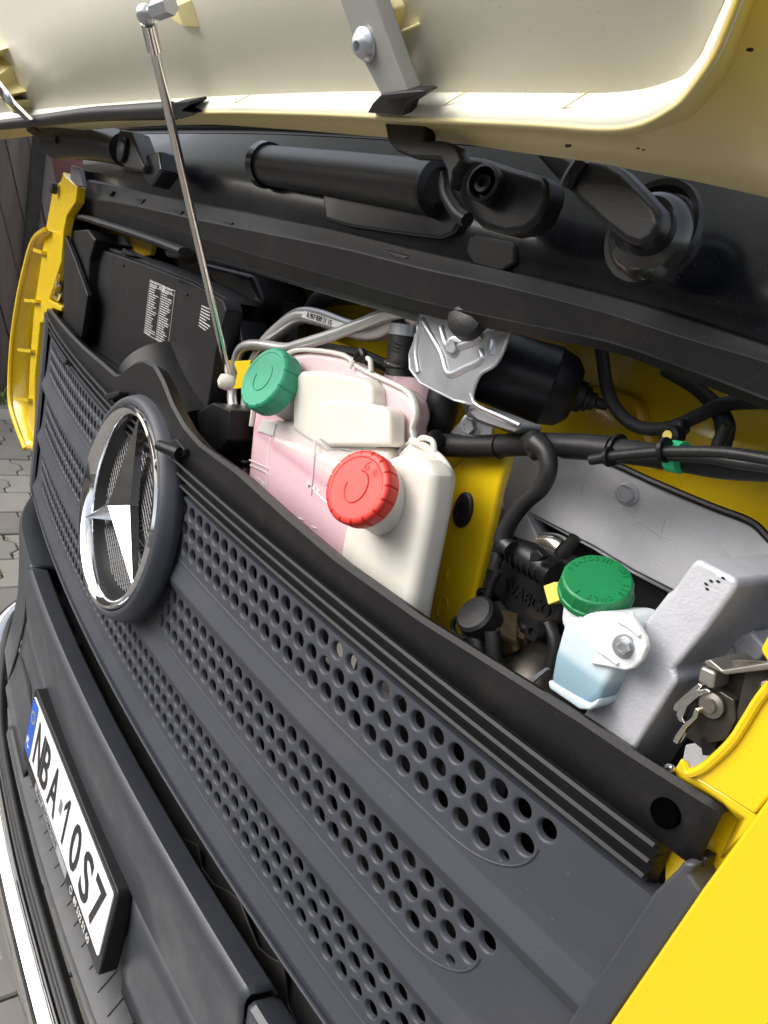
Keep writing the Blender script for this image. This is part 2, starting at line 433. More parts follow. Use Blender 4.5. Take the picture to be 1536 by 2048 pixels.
# ---- front bumper -------------------------------------------------------
def BR(x, off=0): return -.01 + off + .062 * (x / .9) ** 2
def brow(y, z, x0=-.86, x1=.9, n=80, b=.062): return [Vector((x, y + b * (x / .9) ** 2, z)) for x in [x0 + (x1 - x0) * k / n for k in range(n + 1)]]
# end of the centre bumper section (groove at left)
gl = -.475
X0 = [(1.24, -.66), (1.1, -.63), (1.0, -.60), (.93, -.565), (.88, -.535), (.83, -.50), (.79, -.475), (0, -.475)]
def x0(z): return interp([(-a_, b_) for a_, b_ in X0], z)
m = loft([brow(y, z, x0(z) + .003, .575) for y, z in ((.03, -.83), (.03, -.806), (.024, -.797), (.006, -.792), (-.004, -.789), (-.008, -.793), (-.009, -.80), (-.005, -.83), (.002, -.88), (.009, -.93), (.014, -.968), (.03, -.972))])
bump = T('front_bumper', m, SLATE2, solid=.003, label='slate grey plastic front bumper below the grille')
m = loft([brow(y, z, x0(z) + .003, -.318, 20) for y, z in ((.014, -.968), (.013, -1.02), (.010, -1.08), (.004, -1.13), (-.004, -1.17), (-.012, -1.2))])
build('side_panel', m, SLATE2, bump, solid=.002)
m = loft([brow(y, z, .250, .62, 20) for y, z in ((.014, -.968), (.016, -1.02), (.016, -1.08), (.018, -1.13), (.02, -1.17))])
build('side_panel', m, SLATE2, bump, solid=.002)
m = loft([brow(y, z, .579, 1.1) for y, z in ((.03, -.83), (.03, -.81), (.02, -.803), (-.002, -.797), (-.006, -.80), (-.003, -.83), (.002, -.88), (.009, -.93), (.016, -1.1))])
build('corner_section', m, SLATE2, bump, solid=.003)
cols = []
for k in range(31):
    t = k / 30; top = -.789 + .10 * max(0, t - .3) ** 1.3
    col = []
    for y, z in ((.05, top - .04), (.045, top - .01), (.02, top), (-.003, top + .001), (-.008, top - .008), (-.004, top - .05), (.003, -.9), (.01, -1.0), (.004, -1.1), (-.006, -1.18), (.0, -1.22)):
        x = (x0(z) - .003) * (1 - t) + -.985 * t
        col.append(Vector((x, y + .062 * (x / .9) ** 2 + .34 * max(0, t - .35) ** 2, z)))
    cols.append(col)
build('corner_section', loft(cols), SLATE2, bump, solid=-.003, label='left corner section of the bumper curving back')
build('groove_backing', loft([[Vector((x0(z) + d_, BR(x0(z), .035), z)) for z in (-.8, -.85, -.9, -.95, -1., -1.05, -1.1, -1.15, -1.2)] for d_ in (-.03, .03)]), BLACK, bump)
# plate recess floor, step tread and lower edge
m = loft([brow(y, z, -.50, .70) for y, z in ((.02, -.97), (.026, -.985), (.028, -1.05), (.03, -1.14), (.022, -1.165), (-.004, -1.195), (-.018, -1.205), (-.022, -1.222), (-.015, -1.24), (.02, -1.245))])
build('step', m, mat('black_step_plastic', (.03, .032, .037), .45, var=.1, vscale=8, bump=.3, bscale=500, dust=.1), bump, solid=-.003)
m = M3()
for k in range(26):
    x = -.46 + .045 * k
    m += tube([Vector((x, BR(x, .034), -1.160)), Vector((x + .003, BR(x, .006), -1.1945))], .0014, 5, 1)
build('tread_rib', m, INK, bump, kind='stuff')
# crossmember seen in the gap between grille and bumper
m = loft([brow(y, z, -.9, .95, b=.05) for y, z in ((.05, -.73), (.07, -.76), (.075, -.80), (.06, -.84), (.05, -.9))])
cm = T('crossmember', m, VOID, solid=.003)
for px, py, w_ in ((78, 1070, .02), (105, 1180, .03), (150, 1290, .03), (195, 1400, .03), (240, 1500, .02), (300, 1640, .03), (355, 1730, .035)):
    c = at(px + 6, py, bow(.055)); build('clip', box(c, w_ * 1.5, .02, .025), BLACKM, cm, bevel=.003)
b_ = at(482, 1886, bow(.045)); build('bolt', lathe(b_, FY, [(.012, 0), (.012, .003), (.009, .003), (.008, .001)], 24), BLACK, cm)
# metal shield with wavy edge in the gap
shp = ats([(395, 1690), (402, 1735), (425, 1768), (455, 1782), (478, 1800), (495, 1845), (515, 1895), (540, 1915), (566, 1928), (575, 2010), (640, 2150), (500, 2060), (420, 1900), (340, 1760), (300, 1650)], bow(.052))
T('splash_shield', ext(shp, (0, .003, 0)), mat('grimy_black', (.018, .016, .015), .45, var=.4, vscale=14, dust=.25, dustcol=(.06, .055, .05)), bevel=.001)
# ---- number plate -------------------------------------------------------
p0 = Vector((-.29, 0, -.977)); PX = Vector((1, 0, 0)); PZ = Vector((0, .075, 1)).normalized(); PN = PZ.cross(PX) * -1
if PN.y > 0: PN = -PN
pl = lambda u, v, h=0: p0 + PX * u + PZ * v + PN * h
def rrect(x0, z0, x1, z1, r, h=0, n=4):
    out = []
    for cx, cz, a0 in ((x1 - r, z1 - r, 0), (x0 + r, z1 - r, 90), (x0 + r, z0 + r, 180), (x1 - r, z0 + r, 270)):
        for k in range(n + 1):
            t = R(a0 + 90 * k / n); out.append(pl(cx + r * math.cos(t), cz + r * math.sin(t), h))
    return out
npl = T('number_plate_holder', ext(rrect(-.012, -.152, .534, .012, .012, .004), PN * -.03), BLACK, bevel=.003, seg=3, label='black plastic holder framing the white number plate')
build('plate', ext(rrect(0, -.122, .522, 0, .008, .0062), PN * -.004), WHITE, npl, bevel=.0008)
build('blue_band', ext(rrect(.002, -.120, .044, -.002, .006, .0068), PN * -.001), BLUE, npl)
tx = [('N', .064), ('B', .120), ('A', .180), ('1', .272), ('0', .330), ('S', .396), ('7', .456)]
for ch, u in tx:
    g = text(ch, .124, .0003, .60, .0016) if ch != '1' else M3().add([Vector(p) for p in ((.62, 0, 0), (1, 0, 0), (1, 1, 0), (.66, 1, 0), (0, .72, 0), (0, .58, 0), (.62, .80, 0))], [[0, 1, 2, 3, 4, 5, 6]])
    x0 = min(p.x for p in g.v); x1 = max(p.x for p in g.v); z0 = min(p.y for p in g.v); z1 = max(p.y for p in g.v)
    rw_ = x1 - x0; wd = .024 if ch == '1' else (.052 if ch in 'NA' else .046)
    for p in g.v: p.x = (p.x - x0) / (x1 - x0) * wd; p.y = (p.y - z0) / (z1 - z0) * .090
    build('character', place(g, pl(u, -.107, .0070), PX, PZ, PN), INK, npl, smooth=False)
g = text('PL', .026, .0003, .8, .0004)
build('character', place(g, pl(.008, -.104, .0076), PX, PZ, PN), WHITE, npl, smooth=False)
m = M3()
for k in range(12):
    t = k * math.pi / 6; c = pl(.023 + .012 * math.cos(t), -.036 + .012 * math.sin(t), .0071)
    m += lathe(c, PN, [(.0022, 0), (.0022, .0003)], 5)
build('star_circle', m, mat('star_yellow', (.55, .5, .1), .5), npl, smooth=False)
build('registration_sticker', ext(rrect(.246, -.074, .262, -.048, .003, .0068), PN * -.001), mat('hologram', (.33, .34, .36), .3, .5), npl)
build('advert_strip', ext(rrect(.10, -.146, .335, -.129, .002, .0045), PN * -.001), mat('brushed_strip', (.5, .5, .52), .35, .6, var=.2), npl)
build('lettering', place(text('PWT AUTOMOTIVE', .0165, .0002, 1.05, .0001), pl(.115, -.1435, .0047), PX, PZ, PN), INK, npl, smooth=False)
build('lettering', place(text('89 532 52 60', .018, .0002, .95, .0003), pl(.385, -.1445, .0046), PX, PZ, PN), PRINT, npl, smooth=False)
build('lettering', lathe(pl(.368, -.1375, .0044), PN, [(.0072, 0), (.0072, .0005), (.0052, .0005), (.0052, 0)], 20, cap=False), PRINT, npl)
pk = ats([(36, 1304), (44, 1318), (60, 1372), (64, 1420), (58, 1448), (22, 1425), (12, 1410), (18, 1360), (28, 1318)], bow(.0085))
build('recess_shade_patch', ext(pk, (0, .002, 0)), mat('pocket_shade_black', (.010, .010, .012), .6), bump)  # flat dark patch on the panel; a recess's shade is put into its colour
# ---- chrome front bar ---------------------------------------------------
path = [Vector((x, y, z)) for x, y, z in ((-1.10, .34, -1.18), (-1.08, .2, -1.2), (-1.0, .085, -1.235), (-.85, .03, -1.275), (-.6, -.018, -1.31), (-.28, -.04, -1.325), (0, -.047, -1.325), (.3, -.045, -1.325), (.6, -.03, -1.325))]
T('front_bar_support', tube([p + Vector((0, .028, .034)) for p in path], .013, 12, 8), BLACK)
T('front_bar', tube(path, .034, 32, 8, flat=1.0), CHROME, label='bright polished metal bar across the lowest edge of the bumper')

# ---- yellow right corner ------------------------------------------------
yr = T('corner_panel', ext(ats([(1536, 1595), (1509, 1631), (1403, 1778), (1219, 2048), (1090, 2240), (1700, 2240), (1760, 1595), (1640, 1500)], bow(.022)), (0, .03, 0)), YELLOW, bevel=.003, seg=3,
       label='bright yellow corner panel right of the grille')
U = ats([(1378, 1549), (1407, 1538), (1436, 1514), (1466, 1483), (1495, 1438), (1514, 1407), (1540, 1372), (1600, 1290), (1720, 1400), (1640, 1600), (1536, 1596), (1508, 1630)], .093)
build('upper_panel', ext(U, (0, .012, 0)), YELLOW, yr, bevel=.002)
build('cutout_lip', tube(ats([(1366, 1524), (1378, 1546), (1407, 1535), (1436, 1511), (1466, 1480), (1495, 1435), (1514, 1404), (1540, 1369)], .091), .0032, 8, 4), YELLOW, yr)
build('flange', loft([ats([(1362, 1519), (1378, 1549), (1440, 1588), (1508, 1631), (1490, 1660)], .093), ats([(1342, 1553), (1345, 1560), (1450, 1618), (1475, 1640), (1440, 1715)], .106)]), YELLOW, yr, solid=.002)
build('recess', ext(ats([(1335, 1545), (1450, 1605), (1560, 1640), (1420, 1810), (1330, 1800)], .118), (0, .01, 0)), YELLOW, yr)
build('notch_clip', ext(ats([(1372, 1718), (1392, 1704), (1415, 1718), (1410, 1736), (1396, 1732), (1380, 1725)], .1), (0, .012, 0)), BLACKM, yr, bevel=.001)
build('panel_edge', ext(ats([(1517, 1300), (1536, 1265), (1580, 1240), (1600, 1340), (1536, 1330)], .12), (0, .02, 0)), YELLOW, yr, bevel=.003)

# ---- yellow left corner -------------------------------------------------
yl = T('corner_panel', ext(ats([(126, 343), (129, 352), (154, 372), (150, 404), (132, 431), (126, 462), (121, 524), (103, 582), (97, 599), (123, 613), (121, 623), (103, 616), (97, 647), (79, 645), (68, 753), (68, 907), (53, 896), (53, 876), (60, 719), (68, 616), (91, 459), (106, 377), (122, 360)], .10), (0, .02, 0)), YELLOW, bevel=.003,
       label='narrow yellow corner pillar left of the grille with a ribbed outer tray')
rim = ats([(91, 459), (67, 479), (51, 530), (36, 599), (24, 684), (19, 787), (27, 835), (50, 898)], .085)
rimb = [p + Vector((.0, .05, 0)) for p in rim]
inn = ats([(93, 462), (88, 500), (78, 560), (71, 620), (62, 720), (56, 800), (54, 860), (52, 898)], .14)
build('tray_rim', tube(rim, .006, 8, 4), YELLOW, yl)
build('tray', loft([cat(rim, 4), cat(rimb, 4), cat(inn, 4)]), YELLOW, yl, solid=.003)
for (a_, b_) in (((66, 496), (83, 501)), ((48, 597), (71, 599)), ((35, 696), (61, 699)), ((28, 795), (56, 797)),):
    q = ats([a_, b_], .088); q2 = [p + Vector((0, .05, 0)) for p in q]
    build('rib', ext([q[0] + Vector((0, 0, 0)), q[1], q2[1], q2[0]], (0, 0, -.008)), YELLOW, yl)
build('latch_knob', lathe(at(113, 378, .095), FY, [(.012, 0), (.012, .012), (.004, .013)], 20), BLACK, yl)
build('bracket', ext(ats([(142, 330), (158, 335), (165, 372), (152, 372), (140, 358)], .095), (0, .01, 0)), mat('grey_bracket', (.16, .16, .17), .4, .5), yl, bevel=.001)
build('striker', tube(ats([(122, 566), (110, 575), (108, 590), (116, 598), (122, 586)], .11), .005, 8), STEEL, yl)

# ---- cowl under the windscreen ------------------------------------------
A_ = [(132, 440), (250, 455), (365, 497), (450, 517), (603, 562), (841, 622), (1002, 658), (1207, 694), (1340, 740), (1536, 814), (1640, 862)]
A2 = [(150, 408), (250, 428), (380, 468), (500, 505), (640, 545), (841, 600), (1002, 636), (1207, 678), (1340, 722), (1536, 795), (1640, 842)]
B_ = [(158, 398), (260, 412), (390, 440), (540, 470), (690, 500), (850, 540), (1000, 572), (1207, 625), (1340, 668), (1536, 726), (1640, 760)]
B2 = [(168, 356), (260, 376), (370, 400), (520, 428), (670, 458), (820, 495), (980, 532), (1180, 580), (1330, 622), (1536, 690), (1640, 722)]
C1 = [(165, 315), (260, 318), (370, 325), (520, 345), (670, 375), (820, 398), (980, 425), (1180, 470), (1330, 505), (1536, 545), (1640, 570)]
C2 = [(162, 272), (260, 268), (370, 266), (520, 267), (670, 273), (820, 282), (980, 293), (1180, 312), (1330, 330), (1536, 372), (1640, 395)]
D_ = [(170, 262), (260, 257), (370, 254), (520, 254), (670, 260), (820, 268), (980, 280), (1180, 298), (1330, 315), (1536, 352), (1640, 370)]
E_ = [(200, 200), (300, 190), (400, 180), (540, 170), (690, 170), (830, 175), (980, 180), (1180, 190), (1330, 200), (1536, 210), (1640, 220)]
def lined(A, Bp, t): return [(a_ + (c_ - a_) * t, b_ + (d_ - b_) * t) for (a_, b_), (c_, d_) in zip(A, Bp)]
def crow(pts, off, n=70):
    q = cat([at(a_, b_, bow(off)) for a_, b_ in pts], 8); return resamp(q, n)
cowl = T('windscreen_cowl', loft([crow(A2, .088), crow(B_, .084)]), BLACKM, solid=.002, smooth=False, label='matte black seal ledge along the lower edge of the cowl')
build('ledge_lip', loft([crow(A2, .088), crow(A_, .096), [p + Vector((0, .05, .01)) for p in crow(A_, .096)]]), BLACKM, cowl, solid=.002, smooth=False)
build('upper_ledge', loft([crow(B_, .084), crow(lined(B_, B2, .15), .0875), crow(lined(B_, B2, .9), .092), crow(B2, .099)]), BLACKM, cowl, solid=.002)
mid = [((a_ + c_) / 2, (b_ + d_) / 2) for (a_, b_), (c_, d_) in zip(B2, C1)]
mid2 = [(a_ * .5 + c_ * .5, (b_ + d_) / 2) for (a_, b_), (c_, d_) in zip(C1, C2)]
build('gloss_panel', loft([crow(B2, .099), crow(mid, .094), crow(C1, .098), crow(mid2, .104), crow(C2, .112)]), GLOSS, cowl, sub=1, label='gloss black painted panel')
build('trim_strip', loft([crow(C2, .111), crow([((a_ + c_) / 2, (b_ + d_) / 2) for (a_, b_), (c_, d_) in zip(D_, C2)], .116), crow(D_, .113)]), RUBBER, cowl)
for px, py in ((215, 384), (278, 400), (355, 424), (455, 447)):
    q = ats([(px - 12, py - 6), (px + 10, py - 2), (px + 4, py + 8), (px - 2, py + 3)], bow(.086)); build('notch', ext(q, (0, .02, 0)), BLACK, cowl)
for px, py in ((795, 508), (1080, 582)):
    q = ats([(px - 26, py - 10), (px + 24, py + 4), (px + 8, py + 18), (px - 8, py + 12)], bow(.088)); build('notch', ext(q, (0, .02, 0)), BLACK, cowl, bevel=.002)
build('drain_boss', ext(ats([(948, 468), (1022, 482), (1030, 492), (1028, 528), (1000, 545), (945, 530), (930, 505), (935, 475)], bow(.0925)), (0, .03, 0)), BLACKM, cowl, bevel=.003)
T('windscreen', loft([crow(D_[1:], .118), crow(E_[1:], .16)]), mat('dark_glass', (.01, .012, .014), .05, coat=1), solid=.004)
# left lower moulding of the cowl
T('seal_channel', tube(ats([(128, 520), (128, 470), (140, 444), (165, 436), (215, 450), (300, 478), (372, 505)], bow(.08)), .012, 10, 5, flat=.6), BLACKM)
# long half round housing on the gloss panel
hp = ats([(530, 330), (700, 352), (872, 376)], bow(.085))
hs_ = T('wiper_housing', tube([hp[0], hp[1], hp[2]], [.0225, .0232, .024], 32, 6), mat('satin_black', (.02, .02, .022), .38, var=.1, bump=.2, bscale=500), label='long black cylindrical housing on the gloss panel')
build('end_ring', lathe(hp[2], hp[2] - hp[1], [(.025, -.002), (.026, .004), (.018, .006), (.016, -.004)], 32), BLACK, hs_)
build('end_ring', lathe(hp[0], hp[0] - hp[1], [(.026, -.012), (.027, 0), (.022, .006), (.001, .007)], 32), GLOSS, hs_)
# raised gloss tray below it with the bright lower edge
tr = ats([(640, 366), (930, 408), (922, 440), (905, 470), (880, 480), (800, 470), (700, 455), (650, 440)], bow(.088))
T('gloss_tray', ext(tr, (0, .02, 0)), GLOSS, bevel=.004, seg=4)
# hinge housing with socket screw
hh = ats([(905, 325), (930, 311), (960, 314), (1020, 334), (1085, 352), (1096, 372), (1092, 400), (1075, 440), (1050, 462), (1010, 468), (960, 455), (920, 415), (900, 380), (896, 350)], bow(.035))
h1 = T('hinge_housing', ext(hh, (0, .022, 0), 1.0), BLACK, bevel=.009, seg=5, label='rounded black hinge cover with a recessed socket screw')
build('screw_recess', lathe(at(969, 367, .05), Vector((.25, -1, .1)), [(.0135, -.012), (.014, .003), (.0115, .004), (.0105, -.006), (.001, -.006)], 32), BLACK, h1)
build('socket_screw', lathe(at(968, 368, .052), Vector((.25, -1, .1)), [(.0075, -.004), (.0075, .0025), (.0065, .0035), (.0035, .0035), (.003, 0)], 20), BLACK, h1)
# hinge arm to the flap
arm = ats([(765, 236), (852, 236), (850, 262), (848, 280), (890, 282), (912, 292), (922, 320), (905, 345), (898, 380), (892, 340), (880, 316), (820, 314), (792, 302), (775, 282), (770, 255)], .01)
T('hinge_arm', ext(arm, (0, .012, 0)), BLACK, bevel=.002, label='cranked black hinge arm reaching from the cowl to the raised flap')
T('hinge_arm', tube(ats([(895, 345), (893, 385), (915, 425), (935, 440)], .045), .006, 10), BLACK)
# left hinge
T('hinge_housing', tube(ats([(112, 283), (150, 282), (210, 288), (250, 300)], .06), [.034, .033, .03, .026], 24), BLACK, label='black cylindrical hinge tube at the far left end')
T('hinge_arm', tube(ats([(60, 258), (75, 268), (85, 274), (105, 272), (118, 280)], .03), .008, 8), BLACK)
hb = T('hinge_bracket', ext(ats([(238, 258), (262, 262), (275, 300), (288, 330), (285, 345), (250, 338), (236, 320), (232, 290)], .03), (0, .03, 0)), BLACK, bevel=.004)
build('pivot', lathe(at(246, 300, .028), FY, [(.018, 0), (.018, .004), (.012, .006), (.001, .006)], 24), BLACK, hb)
build('sleeve', ext(ats([(290, 308), (318, 300), (322, 340), (300, 372), (285, 355)], .04), (0, .03, 0)), GLOSS, hb, bevel=.004)
# wiper pivot and arm on the right
wc = at(1296, 462, .082)
cup = T('wiper_pivot', lathe(wc, Vector((.12, -1, .30)), [(.0285, -.02), (.0285, -.003), (.0265, .002), (.023, .007), (.020, .009), (.016, .008), (.015, .002), (.001, .002)], 48), mat('pivot_black', (.022, .022, .024), .25, coat=.4), label='black wiper spindle cup on the right side of the cowl')
build('recess_ring', lathe(at(1300, 462, .093), (0, -1, .15), [(.036, -.004), (.035, .001), (.031, .0), (.029, -.01)], 40, cap=False), BLACK, cup)
build('collar', tube([at(1304, 470, .083), at(1290, 446, .058)], [.0175, .0165], 28, 1), BLACK, cup)
wa = ats([(1178, 312), (1215, 322), (1245, 340), (1282, 378), (1315, 416), (1320, 444), (1305, 478), (1278, 494), (1248, 484), (1205, 450), (1162, 410), (1140, 386), (1146, 350)], .04)
war = T('wiper_arm', ext(wa, (0, .016, 0), 1.0), BLACK, bevel=.007, seg=5, label='thick black wiper arm ending at the spindle cup')
build('arm_blade', ext(ats([(1048, 285), (1100, 292), (1150, 320), (1190, 330), (1165, 395), (1135, 380), (1100, 345)], .055), (0, .02, 0)), BLACK, war, bevel=.004)
build('hinge_pin', tube(ats([(1165, 318), (1143, 352), (1132, 375)], .038), .005, 8), BLACK, war)

# ---- raised flap --------------------------------------------------------
HN = Vector((0, -.866, -.5))
def HP(d): return ('p', Vector((0, -.03, .09)) - HN * -d, HN)
L2 = [(-160, 262), (-60, 252), (0, 247), (180, 232), (380, 222), (560, 222), (700, 226), (858, 234), (1059, 242), (1180, 250), (1233, 250), (1270, 244), (1299, 234), (1335, 213), (1364, 190), (1408, 131), (1430, 92), (1446, 54), (1467, 0), (1484, -50), (1500, -110)]
L1 = [(-160, 240), (-60, 228), (0, 222), (180, 205), (380, 190), (560, 180), (700, 174), (858, 174), (1059, 174), (1180, 173), (1240, 170), (1280, 166), (1310, 160), (1345, 150), (1372, 140), (1398, 110), (1412, 80), (1428, 45), (1448, 0), (1464, -50), (1480, -110)]
L3 = [(-160, 300), (-60, 286), (0, 279), (180, 258), (375, 246), (560, 254), (768, 270), (863, 274), (1081, 305), (1200, 320), (1260, 332), (1330, 345), (1400, 358), (1536, 388), (1600, 402), (1640, 380), (1660, 340), (1680, 250), (1700, 150), (1720, 50), (1740, -60)]
n = 90
def frow(pts, d): return resamp(cat([at(a_, b_, HP(d)) for a_, b_ in pts], 5), n)
def lined(A, Bp, t): return [(a_ + (c_ - a_) * t, b_ + (d_ - b_) * t) for (a_, b_), (c_, d_) in zip(A, Bp)]
r2 = [at(a_, b_, HP(.0)) for a_, b_ in L2]; r1 = [at(a_, b_, HP(-.018)) for a_, b_ in L1]; r3 = [at(a_, b_, HP(-.045)) for a_, b_ in L3]
r25 = [at(a_, b_, HP(-.032)) for a_, b_ in lined(L2, L3, .12)]
rows = [cat(r, 4) for r in (r1, [a_.lerp(b_, .5) + HN * .001 for a_, b_ in zip(r1, r2)], r2)]
flap = T('service_flap', loft(rows), CREAM, solid=-.004, label='cream folded lip of the raised service flap')
# main inner skin, from crease upwards and far past the frame
UPV = Vector((0, -.5, .866))
def upto(r, z_=.95):
    out = []
    for p in r:
        t = max(0.0, (z_ - p.z) / .866); out.append(p + UPV * t)
    return out
base = [p - UPV * .004 + HN * .0005 for p in cat(r1, 4)]
cx_ = [p for p in base]
m = loft([base, [p.lerp(q, .12) + HN * -.001 for p, q in zip(base, upto(base))], [p.lerp(q, .5) + HN * -.001 for p, q in zip(base, upto(base))], upto(base)])
build('inner_skin', m, CREAM, flap, solid=-.003, label='smooth cream underside of the raised flap')
k2 = cat(r2, 4); k25 = cat(r25, 4); k3 = cat(r3, 4)
kup = [p + HN * -.02 for p in k3]
build('outer_skin', loft([k2, k25, [a_.lerp(b_, .5) + HN * -.004 for a_, b_ in zip(k25, k3)], k3]), CREAMY, flap, solid=-.003, label='tan and yellow outer edge of the raised flap')
# seal
sp_ = ats([(-120, 262), (0, 250), (90, 240), (180, 229), (280, 224), (345, 221)], HP(.008))
build('seal', tube(sp_, .0115, 12, 5, flat=.8), RUBBER, flap)
build('seal', ext(ats([(340, 208), (378, 203), (380, 208), (362, 222), (385, 228), (362, 238), (345, 236)], HP(.012)), HN * -.02), RUBBER, flap)
# strap with dome bolt
q = ats([(668, -60), (735, -60), (748, 0), (790, 120), (814, 182), (762, 190), (715, 100), (680, 0)], HP(.012))
build('strap', ext(q, HN * -.012), mat('grey_strap', (.36, .36, .34), .45, .4, var=.08), flap, bevel=.001)
bc = at(731, 88, HP(.013)); 
build('dome_bolt', lathe(bc, HN + Vector((.15, 0, 0)), [(.0105, 0), (.0105, .0015), (.0092, .0025), (.0085, .0045), (.0062, .007), (.0035, .008), (.0032, .005), (.001, .005)], 28), ZINC, flap)
q = ats([(762, 188), (812, 180), (850, 184), (812, 208), (804, 232), (734, 226), (745, 206)], HP(.006))
build('rubber_clamp', ext(q, HN * -.012), RUBBER, flap, bevel=.001)
build('rubber_clamp', ext(ats([(750, 200), (812, 196), (848, 183), (838, 180), (764, 188)], HP(.016)), HN * -.012), RUBBER, flap, bevel=.001)
# bosses
def boss(pts, d=.03, mt=CREAM):
    build('rib_boss', ext(ats(pts, HP(-.016)), HN * d, .75), mt, flap, bevel=.002)
PALE = mat('pale_yellow_cream', (.78, .68, .34), .42, var=.06)
boss([(752, 0), (790, -30), (815, 10), (805, 60), (785, 75), (765, 40)], .008, PALE)
boss([(775, 82), (843, 42), (845, 50), (800, 78), (778, 100)], .012, PALE)
boss([(790, 98), (812, 95), (818, 140), (800, 120)], .008, PALE)
boss([(346, 14), (352, 2), (384, -4), (403, 56), (378, 40), (360, 30)], .016, PALE)
boss([(-10, 92), (18, 95), (12, 108), (-5, 120)], .03, PALE)
boss([(0, 112), (25, 130), (35, 165), (55, 182), (40, 195), (62, 200), (64, 232), (45, 215), (10, 160)], .03, PALE)
q = ats([(-60, 90), (-20, 145), (25, 205), (60, 240), (52, 243), (12, 205), (-30, 155), (-70, 100)], HP(.03)); build('strap', ext(q, HN * -.006), STEEL, flap)
build('dome_bolt', lathe(at(20, 196, HP(.03)), HN, [(.014, 0), (.012, .006), (.004, .009)], 20), ZINC, flap)
# vents in a raised tongue
q = ats([(236, 165), (228, 100), (232, 60), (245, 52), (262, 62), (290, 95), (310, 125), (325, 160), (280, 170), (245, 170)], HP(-.019)); build('tongue', ext(q, HN * .0016), CREAM, flap, bevel=.0015, seg=3)
for px in (249, 275): 
    build('slot', ext(ats([(px - 6, 143), (px + 8, 134), (px + 10, 142), (px - 4, 149)], HP(-.0165)), HN * .001), INK, flap)
for (px, py, L_, s_) in ((128, 25, 40, 0), (150, 10, 30, 0), (140, 60, 34, 0), (255, 12, 28, 0)):
    q = ats([(px, py), (px + L_, py - 5), (px + L_ + 3, py - 16), (px + 3, py - 11)], HP(-.019))
    build('moulded_mark', tube(q + [q[0]], .0006, 5, 1), CREAM, flap)
for c, pts in ((0, [(880, 215), (940, 178)]), (0, [(470, 205), (500, 190)]), (0, [(1100, 232), (1190, 176)])):
    build('scratch', tube(ats(pts, HP(-.0065)), .0005, 4, 1), PALE, flap)

STAIN = mat('brown_stain', (.42, .33, .16), .6, var=.2)
for px, py, a_, b_ in ((934, 152, 4, 12), (934, 100, 3, 3), (1352, 66, 5, 2), (540, 74, 3, 3), (377, 108, 2, 2), (1200, 118, 2, 2), (279, 182, 5, 10), (640, 120, 2, 1)):
    q = [at(px + a_ * math.cos(k), py + b_ * math.sin(k), HP(-.0165)) for k in [2 * math.pi * i / 10 for i in range(10)]]
    build('stain', ext(q, HN * -.0006), STAIN, flap)
for px, py, a_ in ((1135, 292, 9), (1275, 297, 5), (1286, 300, 4), (1500, 100, 10)):
    q = [at(px + a_ * math.cos(k) * random.uniform(.6, 1), py + a_ * .5 * math.sin(k) * random.uniform(.6, 1), HP(-.028)) for k in [2 * math.pi * i / 9 for i in range(9)]]
    build('dirt_mark', ext(q, HN * -.0006), INK, flap)
# ---- prop rod -----------------------------------------------------------
ra = at(459, 760, .10); rb = at(307, 92, HP(.045))
rod = T('prop_rod', tube([ra, rb], .0046, 20, 1), STEEL, label='thin steel prop rod holding up the flap')
d = (rb - ra).normalized()
rc = at(292, 28, HP(.05)); dd = (rc - rb).normalized()
build('ferrule', tube([rb - dd * .004, rb.lerp(rc, .75)], .0068, 20, 1), STEEL, rod)
build('ball_joint', lathe(rc, dd, [(.0001, -.0088)] + [(.0088 * math.cos(R(t)), .0088 * math.sin(R(t))) for t in range(-75, 80, 15)] + [(.0001, .0088)], 24), ZINC, rod)
rx = at(335, 12, HP(.04))
build('joint_neck', tube([rc, rx], .005, 16, 1), ZINC, rod)
build('hex_nut', tube([rc.lerp(rx, .45), rx + (rx - rc) * .15], .0082, 6, 1), ZINC, rod)
build('nylon_end', lathe(at(453, 764, .09), (-.5, -1, 0), [(.001, -.012), (.009, -.009), (.0115, 0), (.009, .009), (.001, .012)], 18), MILK, rod)

# ---- fuse box -----------------------------------------------------------
fb = .14
fo = [(185, 493), (270, 522), (385, 565), (446, 600), (452, 620), (432, 700), (410, 850), (396, 850), (385, 805), (368, 768), (350, 742), (330, 728), (312, 732), (298, 745), (262, 735), (210, 712), (160, 682), (166, 640), (176, 560)]
fuse = T('fuse_box', ext(ats(fo, fb), (0, .03, 0)), BLACKM, bevel=.003, label='flat black fuse box lid with white printed tables')
build('lid_edge', ext(ats([(187, 492), (200, 488), (290, 520), (390, 560), (450, 592), (458, 605), (446, 602), (385, 567), (270, 524)], fb + .01), (0, .06, 0)), BLACKM, fuse, bevel=.003)
for a_, b_ in (((240, 508), (268, 512)), ((355, 566), (400, 580))):
    q = ats([a_, (a_[0] + 6, a_[1] - 12), (b_[0] - 2, b_[1] - 4), b_], fb); build('tab', ext(q, (0, .02, 0)), BLACK, fuse, bevel=.001)
for a_ in ((238, 526), (366, 584)):
    q = ats([(a_[0] - 9, a_[1] - 3), (a_[0] + 9, a_[1] + 3), (a_[0] + 7, a_[1] + 7), (a_[0] - 7, a_[1] + 1)], fb - .002); build('snap_slot', ext(q, (0, .003, 0)), INK, fuse)
